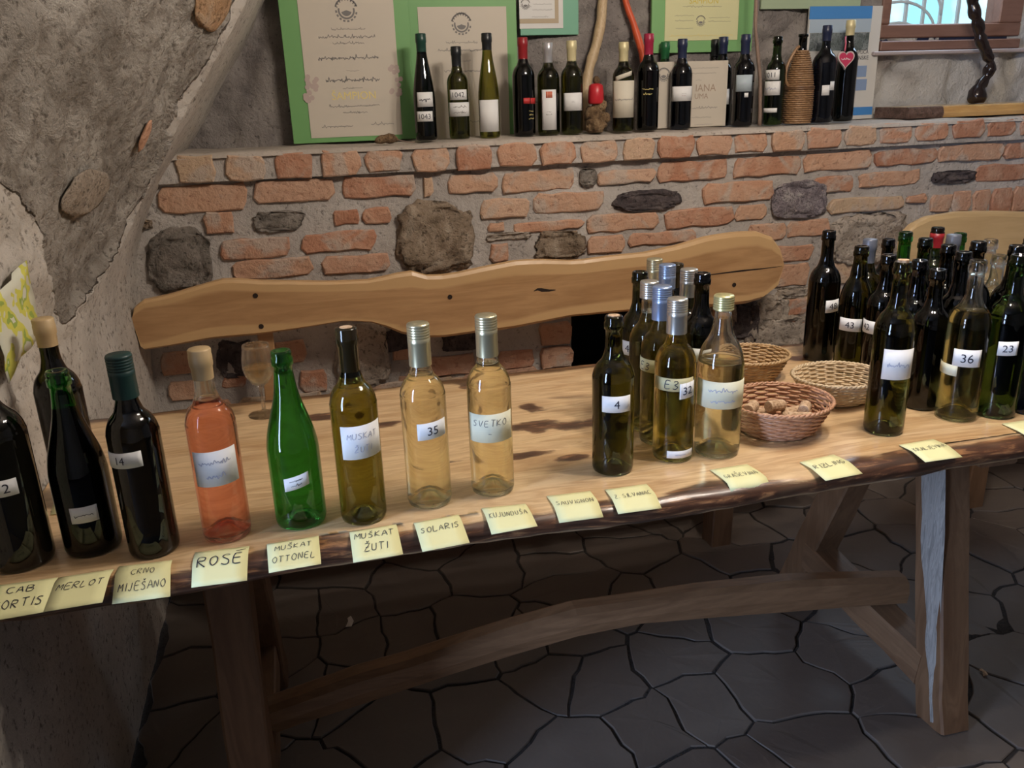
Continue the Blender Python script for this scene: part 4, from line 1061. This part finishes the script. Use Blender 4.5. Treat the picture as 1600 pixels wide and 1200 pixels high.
# ================================================================== BASKETS, CORKS, GLASS
def m_wicker(name, a, b):
    t = NT(name); v = t.coords(); r = t.noise(v, 90, 3, .6); r2 = t.noise(v, 18, 2)
    return t.bsdf(t.mix(t.math('MULTIPLY', r2, .8), t.ramp(r, [(.35, a), (.65, b)]), tuple((x+y)*.42 for x, y in zip(a, b))), .42)
def basket(label, px, rx, ry, hgt, mat, rings=13, bot=.66, ang=0):
    c = on(px, 2, T+hgt); c.z = T+.004; root = empty('wicker_basket', c, label, 'basket', 'wicker baskets on the table')
    ns = 26
    def ell(r, a): return rx*r*math.cos(a), ry*r*math.sin(a)
    V = []; F = []
    def rad(f): return bot+(1-bot)*(f**.75)
    for i in range(rings):
        f = (i+.5)/rings
        for s in (0,):
            pts = []
            for k in range(ns*4+1):
                a = 2*PI*k/(ns*4); wv = .0022*math.cos(a*ns/2*1+ (PI if i % 2 else 0)); x, y = ell(rad(f), a); d = math.hypot(x, y)
                pts.append((x*(1+wv/d), y*(1+wv/d), f*hgt+.0015*N((x, y, i), 30, 60)))
            tube(pts, hgt/rings*.56, 5, V, F, False)
    w1 = mesh('weave', V, F, mat, root, True)
    V = []; F = []
    for k in range(ns):
        a = 2*PI*(k+.5)/ns*1.0; pts = []
        for j in range(5): f = j/4; x, y = ell(rad(f), a); pts.append((x, y, f*hgt))
        tube(pts, .0013, 5, V, F)
    mesh('stakes', V, F, mat, root, True)
    V = []; F = []; seg = 120
    for s in (0, 1):
        pts = []
        for k in range(seg+1):
            a = 2*PI*k/seg; x, y = ell(1.02+.018*math.cos(a*30+PI*s), a); pts.append((x, y, hgt+.002*math.sin(a*30+PI*s)))
        tube(pts, .0028, 6, V, F, False)
    mesh('rim', V, F, mat, root, True)
    V = []; F = []
    for i in range(9):
        r = bot*(i+.6)/9; pts = []
        for k in range(61): a = 2*PI*k/60; x, y = ell(r, a); pts.append((x, y, .001+.0012*math.cos(a*10+i*PI)))
        tube(pts, bot*rx/9*.56, 5, V, F, False)
    mesh('base_weave', V, F, mat, root, True)
    return c
W1 = m_wicker('reddish_wicker', (.40, .19, .10), (.60, .34, .20)); W2 = m_wicker('pale_wicker', (.55, .40, .24), (.74, .60, .40)); W3 = m_wicker('honey_wicker', (.42, .26, .12), (.62, .43, .23))
cA = basket('reddish wicker basket holding corks beside the clear liter bottle', (1217, 627), .100, .092, .060, W1)
cB = basket('pale wicker basket, empty, in front of the dark bottles', (1309, 588), .094, .082, .052, W2)
cC = basket('honey wicker basket at the back edge of the table', (1172, 556), .088, .078, .052, W3)
# shadowed woven mat ring under the pale basket
rg = random.Random(4)
for i, (dx, dy, dz, a, tl) in enumerate([(-.045, -.01, 0, .3, 0), (-.018, .02, 0, -.5, 0), (.012, -.018, 0, 1.2, .1), (.038, .008, 0, .2, 0), (-.03, -.035, .004, -1.0, 0), (-.005, .003, .023, .35, .15), (.03, -.03, .004, -.35, 0), (.05, -.012, .016, .9, .1), (-.048, .018, .018, .8, .1)]):
    V, F = lathe([(0, -.022), (.0098, -.022), (.0112, -.019), (.0108, 0), (.0112, .019), (.0098, .022), (0, .022)], 14)
    o = mesh('wine_cork', V, F, M_CORK, None, False, cA+Vector((dx, dy, .026+dz*.9))); o.rotation_euler = (0, PI/2+tl, a)
    tag(o, 'used wine cork '+['at the left side', 'behind the middle', 'in the front centre', 'towards the right', 'at the front left', 'lying on top of the pile', 'at the front right', 'lying highest on the right', 'lying on top at the left'][i]+' of the heap in the reddish basket', 'cork', 'corks in the reddish basket')
gq = on((413, 655), 2, T); gc = Vector((gq.x, gq.y+.03, T))
gl = empty('wine_glass', gc, 'stemmed wine glass half full of white wine behind the green bottle', 'glass')
op = [(0, .004), (.012, .0042), (.030, .002), (.034, .0008), (.034, 0), (0, 0)]
Hh = .158
out = [(0, .0), (.033, 0), (.034, .0015), (.030, .003), (.012, .006), (.0045, .012), (.0038, .03), (.0042, .058), (.008, .066), (.018, .074), (.029, .090), (.0335, .108), (.0325, .128), (.0285, .150), (.0275, Hh)]
inn = [(.0265, Hh), (.0275, .150), (.0313, .128), (.0322, .108), (.0278, .0915), (.0165, .0765), (.006, .071), (0, .070)]
V, F = lathe(out+inn, 40); mesh('glass_bowl', V, F, G['thin'], gl, True)
V, F = lathe([(0, .0712), (.0058, .0718), (.0160, .0775), (.0272, .0922), (.0314, .107), (0, .107)], 40); mesh('wine', V, F, glass('thin_white_wine', (.95, .88, .66), 0, 1.33, .35), gl, True)

# ================================================================== ON THE LEDGE AND UPPER WALL
def rect(name, px0, px1, y, th, mat, parent=None, off=Vector((0, 0, 0)), z1=None, z0=None, bev=.0):
    a = on(px0, 1, y); b = on(px1, 1, y)
    za = a.z if z1 is None else z1; zb = b.z if z0 is None else z0
    return box(name, (a.x-off.x, y-off.y, zb-off.z), (b.x-off.x, y+th-off.y, za-off.z), mat, parent, bev)
def wall_text(parent, off, y, px, hpx, text, mode, ink, wd=.1, seed=0, maxw=None):
    c = on(px, 1, y); m = (on((px[0], px[1]+hpx), 1, y)-on(px, 1, y)).length; V = []; F = []
    def mp(u, v): return (c.x-off.x+u, y-off.y, c.z-off.z+v)
    if mode == 'type':
        tv, tf, tw = typed(text); k = m
        if maxw: k = min(m, maxw*(on((px[0]+1, px[1]), 1, y)-c).length/tw)
        for u, v in tv: V.append(mp(u*k, (v-.5)*m))
        F = list(tf)
    else:
        st, tw = scrawl(seed, len(text)); kx = m if not maxw else maxw*(on((px[0]+1, px[1]), 1, y)-c).length/tw
        ribbon([[(u*kx-tw*kx/2, (v-.5)*m*.8) for u, v in s] for s in st], wd*m*.6, V, F, mp)
    return mesh('writing', V, F, ink, parent)
M_GREEN = plain('green_mount', (.155, .36, .12), .5); M_GREEN2 = plain('green_wall_mount', (.20, .42, .16), .5); M_TEAL = plain('teal_mount', (.16, .40, .27), .5); M_SAGE = plain('sage_mount', (.36, .45, .30), .5)
M_CERT = plain('certificate_paper', (.58, .52, .43), .6); M_CERTW = plain('white_certificate_paper', (.66, .65, .62), .5); M_CERTY = plain('yellow_certificate_paper', (.66, .64, .36), .55)
def cert(label, y, mount, mpx, mz, paper, ppx, pz, name='certificate'):
    a = on(mpx[0], 1, y); b = on(mpx[1], 1, y); off = Vector(((a.x+b.x)/2, y, b.z if mz[0] is None else mz[0]))
    root = empty(name, off, label, 'certificate', 'award certificates above the brick ledge')
    rect('mount_board', mpx[0], mpx[1], y, .012, mount, root, off, z0=mz[0], z1=mz[1], bev=.001)
    s = rect('paper', ppx[0], ppx[1], y-.002, .002, paper, root, off, z0=pz[0], z1=pz[1])
    return root, off, s
def crest(parent, off, y, px, r):
    c = on(px, 1, y); k = (on((px[0]+r, px[1]), 1, y)-c).length; V = []; F = []
    def arc(r0, r1, a0, a1, n=18):
        b = len(V)
        for i in range(n+1):
            a = a0+(a1-a0)*i/n
            for q in (r0, r1): V.append((c.x-off.x+q*k*math.cos(a), y-off.y, c.z-off.z+q*k*math.sin(a)))
        for i in range(n): F.append((b+2*i, b+2*i+1, b+2*i+3, b+2*i+2))
    arc(.62, .78, PI*.92, PI*2.08); arc(.0, .5, PI*1.1, PI*1.9); arc(.95, 1.1, PI*.1, PI*.9)
    for i in range(9): a = PI*(.12+.095*i); arc(.82, 1.05, a, a+.10, 2)
    for i in range(8): a = PI*(1.0+.125*i); arc(.86, 1.02, a, a+.22, 3)
    return mesh('crest', V, F, M_GREYI, parent)
YC = 2.90
root, off, s = cert('large green-mounted champion certificate leaning at the left end of the ledge', YC, M_GREEN, ((434, 0), (652, 223)), (LEDGE+.004, 1.80), M_CERT, ((464, 0), (629, 210)), (None, 1.76))
yy = YC-.0026
crest(s, off, yy, (541, 16), 17)
for (px, hp, w_, sd) in [((545, 45), 7, 55, 1), ((543, 57), 10, 90, 2), ((545, 67), 8, 50, 3), ((545, 90), 14, 95, 4), ((552, 110), 5, 22, 5), ((552, 124), 15, 85, 6), ((552, 137), 6, 32, 7), ((555, 165), 8, 80, 8), ((556, 175), 8, 40, 9), ((528, 197), 8, 50, 10), ((598, 193), 8, 36, 11)]:
    wall_text(s, off, yy, px, hp, 'x'*int(w_/4.5), 'scrawl', M_GREYI, .13, sd, w_)
o = wall_text(s, off, yy, (553, 149), 12, 'ŠAMPION', 'type', M_GOLDI, maxw=84); o.name = 'gold_lettering'
M_GRAPE = plain('printed_grapes', (.48, .38, .34), .7)
for cxp, cyp, n_ in ((486, 138, 22), (617, 128, 14)):
    V = []; F = []; rg = random.Random(cxp)
    for i in range(n_):
        p = on((cxp+rg.uniform(-9, 9), cyp+rg.uniform(-24, 22)), 1, yy-.0001); b = len(V)
        for k in range(7): a = 2*PI*k/7; V.append((p.x-off.x+.008*math.cos(a), yy-.0001-off.y-.00001*i, p.z-off.z+.008*math.sin(a)))
        F.append(tuple(range(b, b+7)))
    mesh('printed_grapes', V, F, M_GRAPE, s)
YC2 = 2.93
root, off, s = cert('green-mounted certificate with plain cream sheet behind the slim bottles', YC2, M_GREEN, ((630, 0), (812, 216)), (LEDGE+.004, 1.74), M_CERT, ((652, 11), (797, 214)), (None, None))
yy = YC2-.0026
wall_text(s, off, yy, (721, 20), 5, 'BUJAN', 'scrawl', M_GREYI, .2, 3, 17); crest(s, off, yy, (721, 38), 15)
for (px, hp, w_, sd) in [((722, 66), 7, 50, 21), ((722, 78), 10, 75, 22), ((722, 95), 6, 30, 23), ((724, 110), 9, 60, 24), ((725, 190), 7, 50, 25)]:
    wall_text(s, off, yy, px, hp, 'x'*int(w_/4.5), 'scrawl', M_GREYI, .13, sd, w_)
YD = 2.955
root, off, s = cert('teal-mounted diploma with white sheet high on the wall', YD, M_TEAL, ((812, 0), (904, 54)), (None, 1.85), M_CERTW, ((811, 0), (880, 44)), (None, 1.83))
o = rect('gold_border', (811, 0), (873, 36), YD-.003, .001, plain('tan_border', (.45, .36, .24), .6), root, off, z1=1.82); o = rect('inner_sheet', (811, 0), (867, 29), YD-.004, .001, M_CERTW, root, off, z1=1.81)
for (px, hp, w_, sd) in [((822, 10), 4, 20, 31), ((848, 6), 4, 30, 32), ((848, 15), 4, 32, 33), ((845, 26), 4, 28, 34)]: wall_text(s, off, YD-.0046, px, hp, 'x'*int(w_/5), 'scrawl', M_GREYI, .15, sd, w_)
crest(s, off, YD-.0046, (821, 7), 7)
root, off, s = cert('green-mounted diploma with yellow bordered sheet above the middle of the ledge', YD, M_GREEN2, ((1019, 0), (1174, 80)), (None, 1.85), M_CERTY, ((1040, 0), (1152, 62)), (None, 1.83))
yy = YD-.0026
for (px, hp, w_, sd) in [((1098, 10), 5, 62, 41), ((1070, 24), 4, 32, 42), ((1070, 32), 4, 30, 43), ((1125, 27), 4, 34, 44), ((1125, 33), 4, 36, 45), ((1070, 44), 4, 28, 46), ((1096, 55), 6, 100, 47)]: wall_text(s, off, yy, px, hp, 'x'*int(w_/5), 'scrawl', M_GOLDI if sd == 47 else M_GREYI, .15, sd, w_)
wall_text(s, off, yy, (1100, 1), 9, 'ŠAMPION', 'type', plain('yellow_print', (.65, .52, .08), .5), maxw=55); crest(s, off, yy, (1095, 33), 7)
root, off, s = cert('pale sage certificate mount whose lower edge shows above the jug', YD, M_SAGE, ((1190, 0), (1344, 13)), (None, 1.85), M_CERTW, ((1215, 0), (1320, -22)), (None, 1.83))
YE = 2.842
root, off, s = cert('cream award sheet ending in ANA behind the blue-black bottles', YE, M_CERT, ((1027, 97), (1133, 205)), (LEDGE+.004, None), M_CERT, ((1030, 99), (1131, 203)), (LEDGE+.006, None), 'award_sheet')
yy = YE-.0026
wall_text(s, off, yy, (1103, 137), 11, 'IANA', 'type', plain('bronze_print', (.36, .27, .20), .6), maxw=44); wall_text(s, off, yy, (1096, 150), 8, 'UMA', 'type', bpy.data.materials['bronze_print'], maxw=26)
for (px, hp, w_, sd) in [((1100, 106), 4, 48, 51), ((1100, 114), 4, 40, 52), ((1092, 125), 4, 10, 53), ((1102, 168), 7, 40, 54), ((1095, 183), 5, 36, 55), ((1100, 194), 3, 30, 56), ((1104, 199), 3, 30, 57)]: wall_text(s, off, yy, px, hp, 'x'*int(w_/5), 'scrawl', M_GREYI, .13, sd, w_)
crest(s, off, yy, (1037, 117), 9)
# blue and white poster
YP = 2.94
a = on((1268, 10), 1, YP); b = on((1372, 181), 1, YP); off = Vector(((a.x+b.x)/2, YP, LEDGE+.004))
po = empty('poster', off, 'blue and white poster with a landscape photo standing at the back of the ledge', 'poster')
rect('poster_sheet', (1266, 10), (1362, 180), YP, .008, M_CERTW, po, off, z0=LEDGE+.004)
rect('blue_header', (1266, 10), (1362, 29), YP-.001, .001, plain('poster_blue', (.07, .26, .62), .5), po, off)
rect('sky_photo', (1266, 30), (1360, 50), YP-.001, .001, plain('poster_sky', (.42, .52, .62), .5), po, off)
rect('landscape_photo', (1266, 52), (1356, 78), YP-.0011, .001, m_stone('poster_landscape', (.12, .15, .14), (.22, .26, .26), (.42, .46, .48), 25), po, off)
for k, y0 in enumerate((103, 124)): rect('text_block', (1334, y0), (1353, y0+17), YP-.001, .001, plain('poster_block', (.25, .35, .55), .6), po, off)
rect('blue_footer', (1325, 168), (1362, 179), YP-.001, .001, bpy.data.materials['poster_blue'], po, off)
rect('small_photo', (1318, 112), (1332, 140), YP-.0012, .001, m_stone('poster_photo', (.2, .17, .12), (.42, .38, .28), (.6, .56, .48), 60), po, off)
wall_text(po, off, YP-.0015, (1345, 81), 6, 'TOPLICA', 'type', M_INK, maxw=24); wall_text(po, off, YP-.0015, (1346, 90), 6, 'VINSKE', 'type', M_INK, maxw=22)

def branch(name, pts, rad, y, mat, label, cat='branch', seed=0, seg=10, dy=0, wob=.002):
    P = [on(p, 1, y+dy*i/(len(pts)-1)) for i, p in enumerate(pts)]; P = catmull(P, 4); n = len(P)
    R_ = [(rad[0]+(rad[1]-rad[0])*i/(n-1))*(1+.18*N(P[i], 30, seed)) for i in range(n)]
    base = P[-1].copy(); P = [p+Vector((N(p, 18, seed), N(p, 18, seed+1), 0))*wob-base for p in P]
    V, F = tube(P, R_, seg); o = mesh(name, V, F, mat, None, True, base); return tag(o, label, cat)
M_PEEL = m_wood('peeled_branch', (.30, .18, .09), (.50, .36, .20), (.60, .46, .28), .5, 3, stretch=(8, 8, 1.5))
M_ORANGE = plain('orange_painted_stick', (.62, .10, .035), .4)
M_THIN = m_wood('grey_brown_stick', (.13, .08, .06), (.22, .15, .11), (.30, .21, .16), .6, 3, stretch=(8, 8, 1.5))
branch('peeled_branch', [(944, -60), (942, 0), (938, 40), (930, 75), (921, 108), (914, 150), (911, 204)], (.016, .020), 2.95, M_PEEL, 'pale peeled branch leaning on the wall behind the gnarled root', seed=2, dy=-.04)
branch('orange_stick', [(962, -60), (977, 0), (990, 38), (1001, 75), (1008, 110), (1013, 160), (1014, 200)], (.010, .014), 2.95, M_ORANGE, 'bright orange stick leaning on the wall behind the magenta-capped bottle', 'stick', 3, dy=-.03)
branch('thin_stick', [(1184, -60), (1182, 0), (1181, 50), (1186, 100), (1188, 150), (1187, 196)], (.006, .0068), 2.80, M_THIN, 'thin grey-brown stick standing upright on the ledge beside the green bottle', 'stick', 5)
# gnarled root figure with a red candle
rq = on((931, 208), 1, 2.80); ro = Vector((rq.x, 2.80, LZ_))
rt = empty('gnarled_root', ro, 'gnarled brown root with a red wrapped candle stuck in it', 'ornament')
M_ROOT = m_stone('root_wood', (.10, .055, .025), (.26, .16, .08), (.44, .31, .17), 26)
bm = bmesh.new()
for (x, z, r, sd) in [(.0, .026, .034, 1), (-.008, .060, .030, 2), (.012, .085, .024, 3), (.026, .045, .022, 4), (-.006, .110, .018, 6)]:
    res = bmesh.ops.create_icosphere(bm, subdivisions=3, radius=1)
    for v in res['verts']:
        d = v.co.copy(); k = r*(1+.35*N(d, 2, sd)+.18*N(d, 6, sd)); v.co = Vector((x, 0, z))+d*k; v.co.z = max(v.co.z, 0)
bmobj('root_burl', bm, M_ROOT, rt, True)
V, F = lathe([(0, .092), (.024, .092), (.027, .098), (.026, .128), (.023, .150), (.015, .156), (0, .157)], 20); mesh('red_candle', V, F, plain('red_wax', (.50, .02, .03), .35), rt, True)
bm = bmesh.new(); bmesh.ops.create_icosphere(bm, subdivisions=2, radius=.013)
for v in bm.verts: v.co = v.co*(1+.3*N(v.co, 80, 3))+Vector((.002, 0, .168))
bmobj('knotted_tip', bm, M_ROOT, rt, True)
# small gourd-like root lying on the ledge in front of the certificate
gq = on((606, 226), 1, PROUD+.05); go = Vector((gq.x, PROUD+.06, LEDGE+.012))
gr = empty('dried_root', go, 'small dried brown root lying on the ledge below the champion certificate', 'root')
V, F = tube(catmull([(-.038, 0, -.004), (-.02, 0, .002), (0, 0, .004), (.02, .004, .003), (.034, .006, -.003)], 3), [.004, .008, .011, .013, .013, .012, .014, .016, .015, .014, .010, .007, .004], 10); mesh('root_body', V, F, M_ROOT, gr, True)
V, F = tube(catmull([(.03, .006, 0), (.05, 0, -.005), (.065, -.004, -.009), (.085, -.004, -.010)], 3), .0018, 6); mesh('stem', V, F, M_THIN, gr, True)
# wicker covered jug
jq = on((1245, 192), 1, YB); jo = Vector((jq.x, YB, LZ_))
jg = empty('wicker_jug', jo, 'brown wicker-covered jug with a side handle on the ledge', 'jug')
JP = [(.030, .0), (.044, .004), (.0465, .02), (.047, .06), (.0465, .10), (.045, .125), (.042, .15), (.037, .18), (.030, .21), (.022, .235), (.017, .25)]
V, F = lathe([(0, 0)]+[(r-.003, z) for r, z in JP]+[(.014, .265), (.014, .288), (.017, .289), (.017, .298), (.010, .299), (0, .27)], 24); mesh('glass', V, F, G['black'], jg, True)
WJ = m_wicker('jug_wicker', (.24, .13, .06), (.42, .25, .13)); V = []; F = []
for i in range(34):
    z = .004+i*.0072; r = interp(z, [(b_, a_) for a_, b_ in JP]); pts = []
    for k in range(49): a = 2*PI*k/48; rr = r+.0016*math.cos(a*12+PI*(i % 2)); pts.append((rr*math.cos(a), rr*math.sin(a), z))
    tube(pts, .0036, 5, V, F, False)
mesh('wicker_cover', V, F, WJ, jg, True)
V = []; F = []
for z in (.118, .124): tube([(.049*math.cos(2*PI*k/40), .049*math.sin(2*PI*k/40), z) for k in range(41)], .0034, 6, V, F, False)
mesh('waist_band', V, F, m_wicker('dark_wicker', (.12, .06, .03), (.22, .12, .06)), jg, True)
V, F = tube(catmull([(-.040, 0, .125), (-.058, 0, .15), (-.056, 0, .19), (-.040, 0, .225), (-.022, 0, .252), (-.012, 0, .258)], 4), .0055, 8); mesh('handle', V, F, WJ, jg, True)
# gingerbread heart
hq = on((1322, 92), 1, 2.785); hr = empty('gingerbread_heart', hq, 'pink and white gingerbread heart hanging from the neck of a ledge bottle', 'ornament')
def heart(s, y0, y1, mat, name, par):
    pts = []
    for k in range(40):
        a = 2*PI*k/40; pts.append((s*16*math.sin(a)**3/16, s*(13*math.cos(a)-5*math.cos(2*a)-2*math.cos(3*a)-math.cos(4*a))/16))
    V = [(x, y0, z) for x, z in pts]+[(x, y1, z) for x, z in pts]; n = 40
    F = [(k, (k+1) % n, n+(k+1) % n, n+k) for k in range(n)]+[tuple(range(n)), tuple(range(n, 2*n))[::-1]]
    return mesh(name, V, F, mat, par)
heart(.034, 0, .008, plain('white_icing', (.62, .52, .50), .5), 'icing_edge', hr); heart(.028, -.002, 0.001, plain('pink_glaze', (.55, .05, .12), .3), 'glaze', hr)
V = []; F = []; st, tw = scrawl(3, 5); ribbon([[(u*.03/tw*1.3-.02, (v-.5)*.012) for u, v in s_] for s_ in st], .0016, V, F, lambda u, v: (u, -.0024, v)); mesh('writing', V, F, M_PAPER, hr)
V, F = tube(catmull([(-.008, 0, .025), (-.004, .004, .05), (.004, .02, .066), (.012, .03, .075)], 3), .003, 6); mesh('ribbon', V, F, plain('pink_ribbon', (.55, .10, .16), .5), hr, True)
# varnished board with a dark driftwood sculpture
sa = on((1419, 181), 1, 2.74); zt = LEDGE+.045
M_SLAB = m_wood('varnished_slab', (.30, .12, .03), (.52, .28, .08), (.66, .40, .14), .22, 1.2, coat=.6)
V = []; F = []; n = 40
for i in range(n+1):
    x = sa.x+.85*i/n; e = .006*N((x, 0, 0), 9, 70); r0 = min(1, .4+i*.2)
    for (y, z) in [(2.74+e, LEDGE+.005), (2.735+e, LEDGE+.02), (2.742+e, zt-.004), (2.750+e, zt), (2.93, zt), (2.93, LEDGE+.005)]: V.append((x-sa.x, y-2.8, z-LEDGE))
for i in range(n):
    for k in range(6): F.append((i*6+k, (i+1)*6+k, (i+1)*6+(k+1) % 6, i*6+(k+1) % 6))
F.append(tuple(range(6))); F.append(tuple(n*6+k for k in range(6))[::-1])
slab = mesh('wooden_slab', V, F, M_SLAB, None, True, (sa.x, 2.8, LEDGE)); tag(slab, 'thick glossy amber wooden slab with dark bark end lying on the right of the ledge', 'board')
slab.data.materials.append(m_stone('bark_end', (.10, .055, .035), (.18, .10, .07), (.26, .16, .12), 30))
for p in slab.data.polygons:
    if p.center.x < .15 and p.center.z < .044: p.material_index = 1
    p.use_smooth = False
DP = [(1519, -70), (1524, -30), (1520, 0), (1523, 20), (1529, 42), (1533, 62), (1541, 82), (1547, 100), (1541, 120), (1529, 138), (1527, 152)]
P = [on(p, 1, 2.84) for p in DP]; P[-1].z = zt+.002; base = P[-1].copy(); P = catmull([p-base for p in P], 5); n = len(P)
R_ = [.016+.006*abs(math.sin(i*.55))+.005*N((i*.4, 0, 0), 1, 3) for i in range(n)]; R_[-6:] = [.024, .030, .034, .034, .030, .024]
V, F = tube(P, R_, 14); V = [Vector(v)*1+Vector((N(v, 40, 5), N(v, 40, 6), N(v, 40, 7)*.4))*.006 for v in V]
dr = mesh('driftwood_sculpture', V, F, NT('dark_lacquered_wood').bsdf((.018, .011, .010), .18), None, True, base); tag(dr, 'twisted dark glossy driftwood sculpture on the amber slab before the window', 'sculpture')
# leaflet on the left wall
q0 = hit_vault((6, 500)); rootl = empty('leaflet', q0+Vector((.015, 0, 0)), 'crumpled yellow and white leaflet pinned on the left wall', 'leaflet')
V = []; F = []
for i in range(7):
    for j in range(7): V.append((.012*N((i, j, 0), .6, 3)+.004, (i/6-.5)*.20, (j/6-.5)*.13+(i/6-.5)*.03))
for i in range(6):
    for j in range(6): k = i*7+j; F.append((k, k+7, k+8, k+1))
t = NT('leaflet_print'); v = t.coords(); o = mesh('sheet', V, F, t.bsdf(t.ramp(t.noise(v, 22, 2), [(.42, (.62, .62, .50)), (.5, (.60, .58, .10)), (.6, (.30, .40, .08)), (.66, (.62, .62, .52))], 'CONSTANT'), .5), rootl, True)
o.modifiers.new('t', 'SOLIDIFY').thickness = .0008
# scrap on the floor
q = on((546, 972), 2, .006); V = [(-.012, -.02, 0), (.004, -.026, .003), (.012, 0, .002), (.006, .024, .004), (-.004, .02, .001), (-.003, 0, .004)]
o = mesh('paper_scrap', V, [(0, 1, 2, 3, 4, 5)], M_CERTW, None, False, q); o.modifiers.new('t', 'SOLIDIFY').thickness = .001; tag(o, 'tiny white paper scrap on the dark flagstones under the table', 'scrap')
q = on((1536, 1051), 2, .008); o = mesh('paper_scrap', [(v[0]*.7, v[1]*.5, v[2]) for v in V], [(0, 1, 2, 3, 4, 5)], M_CORK, None, False, q); o.modifiers.new('t', 'SOLIDIFY').thickness = .001; tag(o, 'tiny yellow crumb on the floor right of the front table leg', 'scrap')

import sys
for i in range(len(BOT) if "--check" in sys.argv else 0):
    for j in range(i):
        a, b = BOT[i], BOT[j]; d = math.hypot(a[1].x-b[1].x, a[1].y-b[1].y)
        if d < a[2]+b[2] and abs(a[1].z-b[1].z) < .1: print('CLOSE %.3f need %.3f | %s (%.3f,%.3f,H%.3f) | %s (%.3f,%.3f,H%.3f)' % (d, a[2]+b[2], a[0][:45], a[1].x, a[1].y, a[3], b[0][:45], b[1].x, b[1].y, b[3]))
